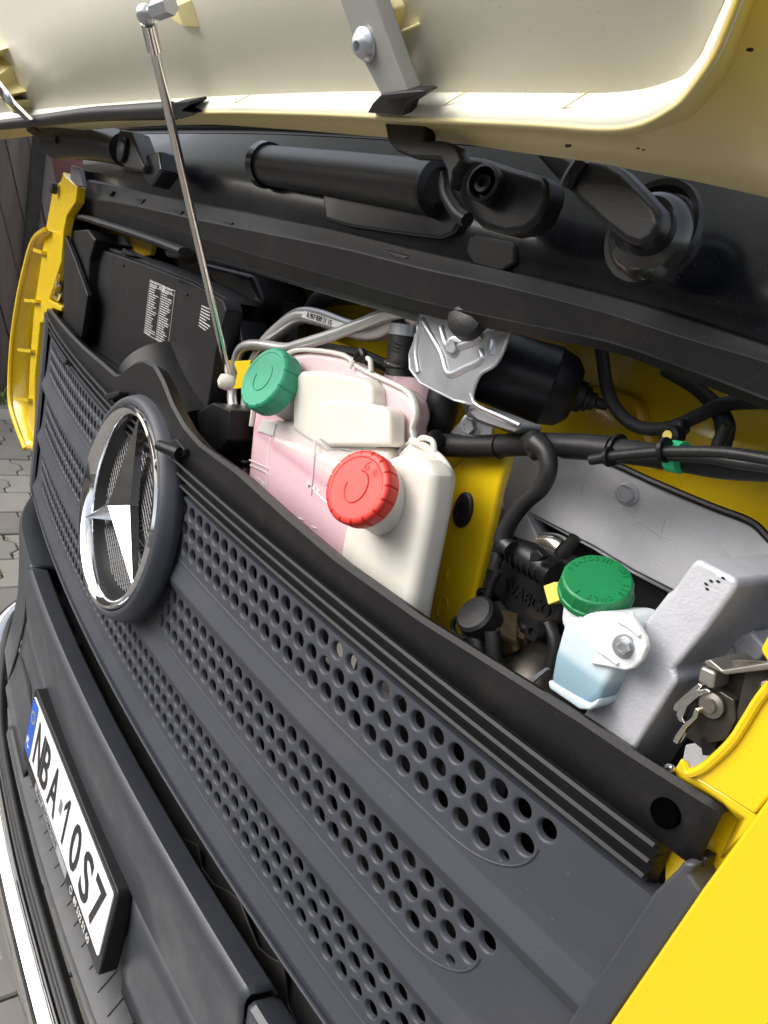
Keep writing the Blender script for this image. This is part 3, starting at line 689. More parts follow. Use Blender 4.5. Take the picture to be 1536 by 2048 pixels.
# printed tables: rows of short marks
def table(c00, c10, c11, c01, cols_, rws, frac=.8, outline=True):
    m = M3(); q = ats([c00, c10, c11, c01], fb - .0012)
    def uv(u, v): return q[0].lerp(q[1], u).lerp(q[3].lerp(q[2], u), v)
    for c in range(cols_):
        for r_ in range(rws):
            u0 = (c + .06) / cols_; u1 = (c + .06 + frac * random.uniform(.45, .98)) / cols_; v0 = (r_ + .3) / rws; v1 = (r_ + .66) / rws
            x = u0
            while x < u1 - .01:
                x2 = min(u1, x + random.uniform(.04, .14)); m.add([uv(x, v0), uv(x2, v0), uv(x2, v1), uv(x, v1)], [[0, 1, 2, 3]]); x = x2 + .018
    if outline:
        for (s0, s1) in (((0, 0), (1, 0)), ((1, 0), (1, 1)), ((1, 1), (0, 1)), ((0, 1), (0, 0)), ((.5, .08), (.5, 1)), ((0, .09), (1, .09))):
            m += tube([uv(*s0), uv(*s1)], .0004, 4, 1)
    return m
build('printed_table', table((300, 560), (350, 582), (336, 693), (288, 665), 2, 23, .85), PRINT, fuse, smooth=False)
build('printed_table', table((402, 608), (430, 620), (424, 674), (395, 652), 1, 8, .9, False), PRINT, fuse, smooth=False)
build('lettering', place(text('A-C04', .011, .0001, 1, .0002), at(318, 577, fb - .0014), (.93, .0, -.0), (0, 0, 1), (0, -1, 0)), PRINT, fuse, smooth=False)
build('end_cover', ext(ats([(452, 612), (478, 640), (486, 700), (470, 760), (455, 850), (408, 850), (430, 700)], fb + .03), (0, .05, 0)), BLACK, fuse, bevel=.003)
# dome recess below the box (behind emblem)
T('air_duct', tube([at(335, 765, .16), at(352, 830, .15), at(395, 900, .14)], [.09, .088, .07], 40, 5), BLACKM, label='rounded black air duct behind the emblem')
T('fuse_box_carrier', ext(ats([(130, 462), (175, 458), (190, 478), (178, 520), (172, 600), (160, 700), (140, 660), (124, 655), (122, 560), (126, 500)], .12), (0, .08, 0)), BLACK, bevel=.004, label='black bin wall at the far left of the bay')
T('fuse_box_carrier', ext(ats([(128, 465), (150, 520), (175, 590), (160, 690), (126, 655)], .105), (0, .01, 0)), BLACKM, bevel=.002)
for k in range(3):
    q = ats([(152 + 0, 668 + k * 12), (250, 738 + k * 12), (330, 800 + k * 12), (330, 804 + k * 12), (250, 742 + k * 12), (152, 672 + k * 12)], .13 - .01 * k); T('ledge', ext(q, (0, .02, 0)), BLACK)
T('fuse_box_carrier', ext(ats([(392, 825), (425, 805), (460, 820), (455, 880), (440, 900), (420, 905), (400, 880)], .125), (0, .08, 0)), BLACKM, bevel=.003)
T('fuse_box_carrier', ext(ats([(405, 870), (450, 850), (480, 870), (470, 900), (440, 915), (470, 935), (440, 930), (400, 890)], .15), (0, .06, 0)), BLACK, bevel=.003)
T('strut', tube(ats([(340, 505), (430, 515), (600, 560), (760, 605), (850, 632)], .155), .0085, 12, 5), mat('grey_bar', (.10, .11, .12), .4, .4), label='grey bonnet crossbar under the cowl')
T('strut', tube(ats([(372, 472), (374, 500), (376, 520)], .14), .016, 8), mat('brown_clip', (.05, .03, .02), .5))
T('bay_trough', ext(ats([(300, 480), (420, 500), (470, 560), (560, 600), (600, 620), (590, 700), (480, 690), (430, 600)], .24), (0, .02, 0)), BLACK)
T('washer_bottle_cover', ext(ats([(385, 520), (500, 548), (520, 600), (500, 640), (450, 600)], .20), (0, .1, 0)), BLACK, bevel=.01, seg=4)

# ---- bay back, floor ----------------------------------------------------
T('bay_wall', ext([Vector((-1.0, .46, .02)), Vector((1.05, .46, .02)), Vector((1.05, .46, -1.0)), Vector((-1.0, .46, -1.0))], (0, .02, 0)), VOID, label='dark rear wall deep inside the bay')
T('radiator', ext([Vector((-.8, .22, -.34)), Vector((.66, .22, -.46)), Vector((.66, .22, -.9)), Vector((-.8, .22, -.9))], (0, .05, 0)), VOID, label='dark radiator behind the grille')
fw = T('firewall', ext(ats([(560, 560), (1000, 620), (1700, 850), (1700, 1200), (1300, 1130), (1010, 1150), (860, 1150), (860, 800), (560, 780)], .335), (0, .01, 0)), YELLOW, label='yellow painted firewall at the back of the bay')
build('upper_swage', tube(ats([(1040, 760), (1250, 800), (1290, 860), (1320, 930)], .33), .008, 8), YELLOW2, fw)
T('bay_liner', ext(ats([(150, 445), (310, 470), (300, 510), (270, 515), (215, 490), (160, 460)], .2), (0, .01, 0)), YELLOW2, bevel=.002, label='yellow inner panel glimpsed above the fuse box')
T('mounting_ear', ext(ats([(437, 725), (445, 718), (470, 722), (500, 720), (500, 775), (470, 778), (445, 776), (437, 755)], .16), (0, .004, 0)), YELLOW, bevel=.001, cut=ext(ats([(444, 730), (456, 728), (462, 745), (456, 770), (446, 762)], .15), (0, .04, 0)))
T('bay_bracket', ext(ats([(640, 672), (720, 700), (790, 735), (780, 750), (690, 728), (620, 690)], .26), (0, .01, 0)), YELLOW2)
# yellow pillar with grommet
pil = T('pillar', ext(ats([(1016, 900), (1008, 940), (996, 980), (983, 1040), (935, 1245), (900, 1300), (830, 1240), (850, 1100), (880, 960), (930, 905)], .205), (0, .014, 0)), YELLOW, bevel=.005, seg=4, label='yellow bay pillar beside the white tank with a black grommet')
g_ = at(926, 1020, .203)
build('grommet', lathe(g_, FY, [(.0135, -.004), (.0135, .001), (.012, .003), (.006, .0035), (.005, 0), (.001, 0)], 28, sx=1.5, up=(0, 0, 1)), RUBBER, pil)
build('stamped_ring', tube(ats([(878, 1205), (890, 1195), (896, 1212), (888, 1235), (875, 1232), (878, 1205)], .2035), .0010, 6, 3), YELLOW, pil)
build('dimple', lathe(at(893, 1150, .2045), FY, [(.011, -.001), (.006, .001), (.001, .002)], 20, sx=.5), YELLOW, pil)

# ---- coolant tank -------------------------------------------------------
cy = .155
seam = [(503, 852), (512, 800), (545, 740), (578, 706), (620, 700), (687, 710), (720, 735), (762, 756), (807, 777), (826, 797), (833, 827), (825, 855), (827, 881), (800, 905), (780, 1000), (700, 1150), (600, 1150), (500, 1050), (493, 960)]
PB = zmix('coolant_rear', [(-.62, (.48, .25, .32)), (-.33, (.60, .38, .43)), (-.19, (.66, .47, .51)), (-.12, (.70, .58, .58))])
PF = zmix('coolant_front', [(-.62, (.48, .24, .31)), (-.38, (.57, .34, .40)), (-.285, (.66, .46, .50)), (-.278, (.58, .33, .39)), (-.262, (.68, .58, .56)), (-.2, (.68, .64, .57))])
tank = T('coolant_tank', ext(ats(seam, cy), (0, .03, 0), .96), PB, bevel=.010, seg=4, label='milky coolant tank half full of pink fluid under a green cap')
q = ats(seam[:-4], cy - .001); build('seam_flange', tube(q, .0042, 8, 3, flat=.7), MILK, tank)
fr = [(492, 985), (498, 915), (503, 862), (522, 838), (575, 842), (640, 870), (775, 895), (775, 960), (760, 1150), (640, 1250), (560, 1180)]
build('front_chamber', ext(ats(fr, .136), (0, .03, 0)), PF, tank, bevel=.010, seg=4)
ub = [(601, 742), (640, 741), (728, 757), (742, 775), (746, 900), (650, 905), (584, 862), (584, 800), (590, 754)]
build('upper_chamber', ext(ats(ub, .134), (0, .024, 0)), MILK, tank, bevel=.006, seg=5)
ub2 = [(634, 806), (660, 799), (700, 800), (770, 815), (778, 830), (778, 893), (655, 893), (634, 880)]
build('upper_chamber', ext(ats(ub2, .127), (0, .024, 0)), MILK, tank, bevel=.006, seg=5)
lb = [(545, 872), (632, 905), (690, 935), (700, 1060), (690, 1150), (630, 1130), (560, 1085), (530, 1060), (535, 950)]
build('lower_chamber', ext(ats(lb, .130), (0, .03, 0)), PF, tank, bevel=.006, seg=5)
build('edge_rib', tube(ats([(499, 920), (560, 948), (615, 985), (655, 1015), (680, 1022)], .1355), .0012, 8, 3), PINKT, tank)
build('edge_rib', tube(ats([(632, 880), (628, 920), (622, 990)], .129), .0012, 8, 3), PINKT, tank)
for k, (px, py) in enumerate(((502, 972), (522, 985), (545, 1000), (568, 1018), (596, 1035), (622, 1052))):
    build('level_mark', tube(ats([(px, py), (px + 11, py + 5)], .129), .0008, 5, 1), LINER, tank)
for pts, y_ in (([(586, 850), (632, 882), (655, 893), (700, 900)], .1345), ([(540, 875), (534, 950), (530, 1055)], .1295), ([(632, 985), (660, 1010), (688, 1016)], .1295), ([(500, 930), (545, 952), (600, 990)], .1350)):
    build('mould_seam', tube(ats(pts, y_), .0010, 6, 3), MILK, tank)
tt = lambda px, py, y: (at(px, py, y), Vector((1, 0, -.0)), Vector((0, 0, 1)), Vector((0, -1, 0)))
build('lettering', place(text('MAX', .011, .0002, 1.3, .0002), *tt(614, 972, .1292)), LINER, tank, smooth=False)
build('lettering', place(text('Coolant', .010, .0002, 1.2, .0001), *tt(590, 1045, .1292)), LINER, tank, smooth=False)
build('lettering', place(text('A 970 501', .007, .0002, 1.2, .0001), *tt(508, 955, .1352)), LINER, tank, smooth=False)
build('sticker', ext(ats([(525, 838), (551, 848), (545, 872), (515, 862)], .134), (0, .002, 0)), MILK, tank)
build('cable_loop', tube(ats([(700, 735), (712, 716), (738, 718), (742, 742)], .15), .003, 8), MILK, tank)
build('cable_tie', tube(ats([(712, 720), (722, 702), (728, 712), (722, 722)], .148), .0045, 8), BLACK, tank)
# caps
def capprof(R0, H):
    return [(R0 * .97, 0), (R0, H * .12), (R0, H * .80), (R0 * .96, H * .93), (R0 * .90, H), (R0 * .80, H * 1.0), (R0 * .78, H * .97), (R0 * .3, H * .97), (.0005, H * .97)]
def cap(c, ax, R0, H, mt, parent, notches, depth=.05, seg=288, name='filler_cap'):
    per = seg // notches
    wob = lambda k, s: (1 - depth * (1 if (s % per) in (0, 1) else 0)) if k in (1, 2, 3, 4) else 1
    return build(name, lathe(c, ax, capprof(R0, H), seg, wob=wob), mt, parent, bevel=.0006, seg=2)
ax1 = Vector((.05, -1, .42)).normalized()
c1 = at(556, 773, .130)
build('filler_neck', lathe(c1 - ax1 * .03, ax1, [(.034, -.02), (.034, .05)], 40), MILK, tank)
cap(c1, ax1, .0435, .028, GREEN2, tank, 12, .035)
build('cap_relief', tube([c1 + ax1 * .0275 + q for q in [frame(ax1)[0] * math.cos(t) * .016 + frame(ax1)[1] * math.sin(t) * .019 for t in [k * .7 for k in range(8)]]], .0009, 5, 2), GREEN2, tank)
# ---- washer tank --------------------------------------------------------
wf = [(768, 915), (795, 909), (836, 916), (855, 928), (863, 952), (857, 1018), (839, 1110), (819, 1215), (790, 1400), (640, 1330), (672, 1130), (684, 1062), (690, 1040), (740, 960)]
wt = T('washer_tank', ext(ats(wf, .112), (0, .036, 0)), MILK, bevel=.012, seg=6, label='milky white fluid tank with a notched red cap')
ws = [(827, 881), (853, 892), (882, 914), (900, 938), (904, 960), (896, 1010), (878, 1075), (851, 1225), (800, 1400), (760, 1400), (780, 1100), (790, 950), (800, 905)]
build('rear_flange', ext(ats([(a_ - 4, b_) for a_, b_ in ws], .145), (0, .010, 0)), MILK, wt, bevel=.004, seg=4)
build('seam_flange', tube(ats([(a_ - 4, b_) for a_, b_ in ws[:8]], .144), .0042, 8, 3), MILK, wt)
build('cable_loop', tube(ats([(835, 888), (843, 876), (862, 880), (868, 893), (868, 915)], .142), .003, 8), MILK, wt)
ax2 = Vector((.22, -1, .42)).normalized(); c2 = at(734, 984, .085)
build('filler_neck', lathe(c2 - ax2 * .03, ax2, [(.036, -.03), (.034, .035)], 40), MILK, wt)
cap(c2, ax2, .0385, .020, RED, wt, 16, .05)
a_, b_, d_ = frame(ax2)
build('cap_relief', tube([c2 + ax2 * .0196 + a_ * math.cos(t) * .013 + b_ * math.sin(t) * .017 for t in [k * .62 for k in range(9)]], .0009, 5, 2), RED, wt)
build('cap_relief', place(text('6', .014, .0006), c2 + ax2 * .0196 + Vector((.004, 0, .02)), (1, .2, 0), (0, .3, 1), ax2), RED, wt)
T('fuel_bowl', tube(ats([(800, 745), (812, 775), (835, 800), (850, 860), (840, 900)], .25), [.022, .022, .03, .032, .03], 16), PINKT)

# ---- hoses, pipes -------------------------------------------------------
ap = T('coolant_pipe', tube(ats([(488, 1000), (489, 900), (497, 800), (508, 735), (530, 690), (565, 655), (600, 632), (640, 636), (700, 658), (750, 664), (790, 648), (850, 630)], .185), .0115, 20, 6), ALU, label='thick bent aluminium pipe with a printed white label')
lq = ats([(608, 621), (692, 648), (687, 660), (603, 634)], .172); build('label', ext(lq, (0, .001, 0)), LINER, ap)
build('lettering', place(text('A 967 830 31 15', .0095, .0002, 1.0, .0001), at(612, 634, .1705), (lq[1] - lq[0]).normalized(), (0, 0, 1), (0, -1, 0)), INK, ap, smooth=False)
T('coolant_pipe', tube(ats([(512, 836), (492, 834), (470, 822), (464, 790), (470, 735), (478, 705), (492, 692), (520, 690), (570, 697), (600, 690), (660, 672), (720, 650), (780, 628), (840, 618)], .165), .0078, 18, 6), ALU, label='thin looped aluminium pipe left of the green cap')
pb = T('pipe_clip', lathe(at(491, 902, .17), FY, [(.014, -.005), (.014, .006), (.007, .009), (.005, .004), (.001, .004)], 20), BLACK)
T('bay_hose', tube(ats([(590, 692), (640, 695), (700, 706), (730, 712), (790, 740)], .23), .008, 12), RUBBER)
T('bay_hose', tube(ats([(620, 630), (640, 600), (700, 590), (800, 592)], .26), .014, 12), RUBBER)
rh = T('radiator_hose', tube(ats([(815, 610), (812, 640), (806, 690), (800, 752)], .185), [.016, .0165, .017, .0175], 24), RUBBER, label='black ribbed hose with a metal clamp beside the zinc bracket')
hc_ = ats([(812, 650), (809, 672)], .185); build('hose_clamp', tube(hc_, .0182, 28, 1), ZINC, rh)
hc_ = ats([(803, 722), (801, 738)], .185); build('quick_connector', tube(hc_, .0198, 28, 1), BLACK, rh, bevel=.001)
hc_ = ats([(802, 727), (801, 731)], .185); build('spring_clip', tube(hc_, .0204, 28, 1), STEEL, rh)
for k in range(3):
    hc_ = ats([(807 - k, 684 + k * 8), (806 - k, 687 + k * 8)], .185); build('hose_rib', tube(hc_, .0178, 24, 1), RUBBER, rh)
T('bay_hose', tube(ats([(892, 775), (886, 800), (880, 840), (868, 880)], .215), [.018, .019, .018, .012], 20), RUBBER, label='short black hose below the zinc bracket')
# wiring
hy = .19
har = T('wiring_harness', tube(ats([(862, 878), (890, 888), (960, 893), (1068, 888), (1160, 893), (1240, 902), (1300, 910), (1380, 922), (1450, 930), (1560, 935)], hy), [.008, .0105, .0115, .0112, .0105, .0105, .010, .010, .011, .011], 16), TAPE, label='thick taped black wiring loom across the bay')
build('sleeve', tube(ats([(880, 889), (940, 893), (1000, 893)], hy - .001), .0123, 20), RUBBER, har)
build('sleeve', tube(ats([(1130, 892), (1170, 894), (1225, 900)], hy - .001), .0118, 20), RUBBER, har)
build('cable_tie', tube(ats([(1233, 898), (1238, 899)], hy), .0135, 20, 1), BLACK, har)
build('branch', tube(ats([(1072, 885), (1092, 905), (1097, 940), (1082, 975), (1050, 1005), (1020, 1045), (1006, 1080), (1022, 1098)], .155), [.0105, .0085, .008, .008, .008, .008, .009, .008], 18), RUBBER, har)
build('branch', tube(ats([(1060, 872), (1072, 895), (1080, 905)], .168), .010, 14), TAPE, har)
build('cable_tie', lathe(at(868, 880, .17), (1, -.3, .6), [(.010, -.007), (.010, .007), (.006, .009)], 12), BLACK, har)
build('cable', tube(ats([(1182, 920), (1230, 912), (1300, 905), (1350, 903), (1450, 905), (1560, 922)], .165), .0045, 14), RUBBER, har)
build('cable', tube(ats([(1340, 910), (1420, 915), (1480, 925), (1560, 935)], .168), .0048, 14), RUBBER, har)
build('cable_tie', tube(ats([(1216, 915), (1222, 914)], .165), .0085, 10, 1), BLACK, har)
build('cable_tie', tube(ats([(1326, 900), (1334, 900)], .167), .010, 12, 1), BLACK, har)
build('green_tape', tube(ats([(1343, 912), (1366, 916)], .183), .0128, 20, 1), GREENTAPE, har)
ch = T('cable_run', tube(ats([(1192, 640), (1203, 700), (1215, 780), (1238, 825), (1280, 855), (1340, 855), (1400, 830), (1450, 808), (1560, 802)], .25), .0062, 14), TAPE, label='thin black cable looping over the yellow firewall')
build('cable', tube(ats([(1330, 740), (1390, 775), (1430, 812), (1450, 850), (1445, 890), (1430, 915)], .26), [.006, .006, .007, .0085, .0075, .006], 14), TAPE, ch)
build('cable', tube(ats([(1455, 850), (1440, 880), (1425, 905), (1380, 905)], .235), .0055, 12), RUBBER, ch)
cc = at(1345, 872, .225)
build('clip', lathe(cc, FY, [(.009, -.006), (.009, .006), (.006, .008), (.0045, .007), (.0045, -.004)], 24), BLACK, ch)
build('clip', ext(ats([(1328, 845), (1362, 835), (1365, 862), (1350, 875), (1332, 870)], .235), (0, .015, 0)), BLACK, ch, bevel=.003)
build('cable_end', lathe(cc + FY * .007, FY, [(.0045, 0), (.0045, .001)], 14), YTAG, ch)

# ---- wiper motor and zinc bracket ---------------------------------------
mo = at(1000, 738, .20); me_ = at(1150, 790, .255); dm = (me_ - mo).normalized()
mot = T('wiper_motor', lathe(mo, dm, [(.033, -.03), (.038, -.01), (.039, .03), (.0405, (me_ - mo).length * .62), (.041, (me_ - mo).length * .66), (.039, (me_ - mo).length * .70), (.036, (me_ - mo).length * .88), (.026, (me_ - mo).length * 1.0), (.001, (me_ - mo).length * 1.02)], 48), BLACK, label='black cylindrical wiper motor with a stepped rubber nipple')
ln = (me_ - mo).length
build('nipple', lathe(mo + dm * ln + Vector((0, 0, .0)), dm, [(.016, -.004), (.016, .008), (.0125, .009), (.0125, .014), (.009, .015), (.009, .020), (.006, .022), (.0045, .034), (.001, .036)], 24), RUBBER, mot)
by = .14
bo = [(838, 625), (834, 668), (819, 709), (820, 737), (839, 763), (868, 778), (908, 798), (946, 808), (944, 785), (950, 765), (961, 749), (991, 729), (1008, 698), (1020, 661), (952, 655), (900, 640)]
br = T('motor_bracket', ext(ats(bo, by), (0, .004, 0)), ZINC, bevel=.0015, label='pressed zinc plated bracket carrying the wiper motor')
build('side_flange', loft([ats([(838, 625), (834, 668), (819, 709), (820, 737), (839, 763), (868, 778), (908, 798), (946, 808)], by), [p + Vector((-.004, .035, -.004)) for p in ats([(838, 625), (834, 668), (819, 709), (820, 737), (839, 763), (868, 778), (908, 798), (946, 808)], by)]]), ZINC, br, solid=.002)
build('top_rail', ext(ats([(760, 590), (850, 600), (960, 628), (1040, 645), (1080, 665), (1020, 662), (990, 650), (970, 662), (955, 665), (935, 645), (845, 625), (760, 602)], by - .012), (0, .012, 0)), ZINC, br, bevel=.002)
build('pressed_rib', tube(ats([(846, 640), (862, 668), (884, 708), (898, 748), (935, 735), (965, 720), (962, 700)], by + .001), .0042, 10, 4), ZINC, br)
build('pressed_rib', tube(ats([(884, 655), (892, 685), (905, 695), (945, 685), (965, 670)], by + .0015), .005, 10, 4), ZINC, br)
build('pressed_rib', tube(ats([(836, 668), (832, 705), (838, 745)], by + .001), .004, 10, 4), ZINC, br)
build('pressed_rib', tube(ats([(985, 680), (984, 700), (990, 700)], by + .001), .0045, 10, 4), ZINC, br)
build('bolt', hexbolt(at(908, 694, by - .001), (.25, -1, 0), .0068), ZINC, br)
build('rubber_bush', lathe(at(940, 640, by - .018), (.2, -1, .2), [(.020, 0), (.018, .010), (.010, .014), (.001, .014)], 24), RUBBER, br)
sw = ats([(946, 808), (950, 812), (1000, 835), (1042, 850), (1040, 864), (1030, 872), (940, 868), (925, 840)], .185)
build('lower_arm', loft([ats([(946, 785), (948, 800), (960, 812), (1000, 830), (1042, 848)], by), ats([(930, 808), (938, 830), (960, 840), (1000, 852), (1036, 868)], .2)]), ZINC, br, solid=.003)
build('lower_arm', ext(ats([(950, 812), (1000, 832), (1040, 848), (1040, 858), (1028, 864), (1000, 856), (955, 840), (938, 826)], .150), (0, .03, 0)), ZINC, br, bevel=.002)
build('edge', tube(ats([(1020, 661), (1008, 698), (991, 729), (961, 749), (948, 778), (946, 800), (960, 814), (1000, 832), (1040, 850)], by - .001), .0018, 8, 4), ZINC, br)
tab = ats([(905, 860), (925, 838), (950, 822), (975, 835), (985, 850), (982, 872), (960, 880), (900, 880)], .205)
build('foot', ext(tab, (0, .004, 0)), ZINC, br, bevel=.001)
build('bolt', hexbolt(at(942, 853, .203), (.3, -1, 0), .009), ZINC, br)

# ---- cast bracket -------------------------------------------------------
cs = T('cast_bracket', ext(ats([(1022, 906), (1150, 908), (1235, 935), (1300, 965), (1420, 1018), (1500, 1050), (1530, 1080), (1600, 1150), (1600, 1330), (1400, 1290), (1345, 1180), (1268, 1141), (1187, 1092), (1048, 1020), (1075, 1075), (1090, 1200), (960, 1300), (925, 1270), (940, 1200), (972, 1060), (990, 990)], .27), (0, .012, 0)), CAST, bevel=.002, label='rough cast aluminium bracket behind the reservoir')
build('recess_floor', ext(ats([(1040, 1010), (1360, 1175), (1420, 1300), (1300, 1550), (1050, 1550), (1000, 1300)], .335), (0, .01, 0)), VOID, cs)
build('recess_wall', loft([ats([(1075, 1075), (1048, 1020), (1187, 1092), (1268, 1141), (1345, 1180)], .281), [p + Vector((-.0, .055, -.02)) for p in ats([(1075, 1075), (1048, 1020), (1187, 1092), (1268, 1141), (1345, 1180)], .281)]]), CAST, cs, solid=.003)
build('edge_seal', tube(ats([(1165, 905), (1235, 931), (1300, 961), (1420, 1012), (1500, 1043), (1536, 1075), (1600, 1145)], .268), .0035, 8, 4), RUBBER, cs)
lf = [(1392, 1116), (1474, 1159), (1470, 1180), (1412, 1262), (1346, 1340), (1355, 1362), (1262, 1510), (1180, 1640), (1080, 1560), (1164, 1431), (1213, 1354), (1281, 1252), (1333, 1186), (1345, 1178), (1380, 1128)]
leg = build('leg', ext(ats(lf, .125), (0, .15, 0)), CASTB, cs, bevel=.005, seg=3, label='bright cast channel leg running down from the bracket')
wb = ats([(1354, 1358), (1470, 1282), (1492, 1185), (1474, 1165)], .2)
build('web', ext(ats([(1350, 1352), (1400, 1318), (1462, 1278), (1500, 1262), (1536, 1300), (1480, 1360), (1400, 1400), (1355, 1400)], .19), (0, .05, 0)), CAST, cs, bevel=.003)
build('web', ext(ats([(1490, 1180), (1530, 1180), (1560, 1330), (1462, 1300)], .24), (0, .05, 0)), CAST, cs, bevel=.003)
build('pocket', ext(ats([(1470, 1168), (1488, 1183), (1462, 1275), (1356, 1348), (1400, 1260)], .24), (0, .004, 0)), VOID, cs)
for px, py, y_, r_ in ((993, 1012, .266, .0075), (1254, 988, .266, .0088), (1494, 1288, .20, .0095)):
    build('bolt', hexbolt(at(px, py, y_), (.35, -1, .1), r_, r_ * 1.1, 1.25), ZINC, cs)
build('sticker', ext(ats([(965, 1100), (988, 1108), (983, 1140), (960, 1130)], .262), (0, .006, 0)), LINER, cs)
for pts in ([(1330, 1040), (1322, 1062), (1318, 1080)], [(1160, 985), (1170, 962)], [(1240, 1010), (1280, 1045), (1340, 1080)], [(1440, 1090), (1475, 1120)]):
    build('casting_mark', tube(ats(pts, .2695), .0007, 5, 2), CASTB, cs)
m = M3()
for px, py in ((1412, 1168), (1422, 1162), (1436, 1163), (1414, 1178), (1446, 1156)):
    q = at(px, py, .1245); m += lathe(q, FY, [(.0010, 0), (.0007, .0003)], 7, sx=1.6)
build('paint_spot', m, INK, cs)

# ---- reservoir ----------------------------------------------------------
axr = Vector((.16, -.50, 1)).normalized()
RES = zmix('reservoir_plastic', [(-.40, (.14, .23, .29)), (-.29, (.17, .27, .34)), (-.264, (.24, .36, .43)), (-.257, (.46, .56, .61)), (-.22, (.62, .67, .69))], sss=.2)
ry = .105
rf = [(1128, 1238), (1160, 1222), (1240, 1225), (1262, 1245), (1238, 1320), (1200, 1395), (1178, 1412), (1150, 1405), (1098, 1365), (1108, 1310)]
res = T('fluid_reservoir', ext(ats(rf, ry), (0, .045, 0)), RES, bevel=.006, seg=4, label='small translucent reservoir with blue tinted fluid and a green screw cap')
build('base_rim', ext(ats([(1095, 1360), (1178, 1408), (1196, 1397), (1193, 1412), (1178, 1421), (1158, 1419), (1097, 1377)], ry - .002), (0, .046, 0)), mat('pale_blue_plastic', (.50, .60, .64), .35, sss=.2), res, bevel=.002)
cr = at(1192, 1218, .128)
build('neck', lathe(cr - axr * .02, axr, [(.0245, .006), (.0245, .014), (.022, .018), (.022, .030)], 36), mat('clear_white_plastic', (.66, .69, .69), .3, sss=.3), res)
ear = [(1235, 1240), (1262, 1215), (1270, 1235), (1293, 1272), (1298, 1295), (1286, 1325), (1268, 1342), (1250, 1347), (1205, 1338), (1170, 1332), (1190, 1315), (1215, 1290)]
build('mounting_ear', ext(ats([(1245 + (a_ - 1245) * .9, 1288 + (b_ - 1288) * .9) for a_, b_ in ear], .101), (0, .006, 0)), mat('white_ear_plastic', (.66, .69, .69), .35, sss=.25), res, bevel=.0015)
for a_ in ([(1232, 1238), (1262, 1256), (1280, 1272)], [(1190, 1296), (1215, 1312), (1235, 1328)]):
    build('ear_rib', tube(ats(a_, .100), .0016, 8), MILK, res)
build('washer', lathe(at(1250, 1293, .1005), (.3, -1, .05), [(.0090, 0), (.0090, .0010), (.0074, .0012), (.0074, .0022), (.006, .0024)], 32), ZINC, res)
build('bolt', hexbolt(at(1250, 1292, .099), (.3, -1, .05), .0050, .0075, 1.2), ZINC, res)
RCp = .0278
wob = lambda k, s: (1 + .022 * (1 if (s % 9) in (0, 1) else 0)) if k in (3, 4) else 1
cpr = [(RCp * 1.03, -.003), (RCp * 1.05, .0), (RCp * 1.03, .002), (RCp * .985, .0025), (RCp * .975, .0118), (RCp * .95, .0138), (RCp * .90, .0148), (.0005, .0148)]
cc2 = at(1191, 1183, .128)
capo = build('filler_cap', lathe(cc2, axr, cpr, 126, wob=wob), GREEN, res, bevel=.0004)
A1 = Vector((0, -1, 0)); A1 = (A1 - axr * A1.dot(axr)).normalized(); A0 = A1.cross(axr) * -1
if A0.x < 0: A0 = -A0
# A0 ~ right, -A1 ~ into the bay
msg = 'PENTOSIN CHF 11S ONLY !'
start, step = 205, -13.2
m = M3()
for k, ch_ in enumerate(msg):
    if ch_ == ' ': continue
    t = R(start + step * k); rr_ = RCp * .70
    g = text(ch_, .0064, .0005, .85, .0002, 'CENTER')
    rad = A0 * math.cos(t) - A1 * math.sin(t); tan = A0 * math.sin(t) + A1 * math.cos(t)
    m += place(g, cc2 + axr * .0150 + rad * rr_, tan, rad, axr)
build('cap_lettering', m, GREEN, res, smooth=False)

# ---- steering valve block ----------------------------------------------
vb = T('valve_unit', ext(ats([(995, 1130), (1040, 1100), (1085, 1120), (1120, 1160), (1130, 1205), (1118, 1250), (1080, 1272), (1048, 1262), (1020, 1235), (985, 1190), (982, 1155)], .21), (0, .06, 0)), BLACK, bevel=.006, seg=4, label='black moulded valve unit with raised maker lettering')
build('rim', tube(ats([(1020, 1225), (1045, 1252), (1080, 1262), (1115, 1240), (1125, 1200)], .207), .004, 8), BLACK, vb)
mo1 = at(1005, 1178, .2085); mo2 = at(1060, 1214, .2085)
build('raised_lettering', place(text('WABCO', .019, .0006, .9, .0003), mo1, (mo2 - mo1).normalized(), (0, 0, 1), (0, -1, 0)), BLACK, vb, smooth=False)
build('connector', tube(ats([(1018, 1092), (1060, 1115), (1110, 1150)], .17), [.0105, .0145, .0135], 16), BLACK, vb)
build('connector_collar', tube(ats([(1008, 1085), (1020, 1094)], .165), .0115, 16, 1), BLACK, vb)
build('connector_latch', ext(ats([(1060, 1105), (1075, 1100), (1086, 1112), (1076, 1122), (1058, 1124)], .145), (0, .01, 0)), BLACK, vb, bevel=.001)
build('yellow_tag', ext(ats([(1086, 1172), (1108, 1164), (1125, 1178), (1122, 1200), (1096, 1210)], .14), (0, .02, 0)), YTAG, vb, bevel=.001)
build('screw', lathe(at(1074, 1262, .18), FY, [(.009, -.02), (.009, .006), (.008, .008), (.004, .008), (.0035, .004)], 20), BLACK, vb)
build('screw', lathe(at(1126, 1200, .185), FY, [(.009, -.02), (.009, .004), (.004, .005)], 20), BLACK, vb)
build('screw', lathe(at(968, 1190, .21), FY, [(.008, -.02), (.008, .004), (.004, .005), (.003, .001)], 20), BLACK, vb)
build('metal_lug', tube(ats([(1085, 1088), (1110, 1090), (1125, 1100)], .24), .012, 12), STEEL, vb)
build('arm', ext(ats([(1090, 1150), (1150, 1180), (1140, 1215), (1088, 1180)], .2), (0, .05, 0)), BLACK, vb, bevel=.003)
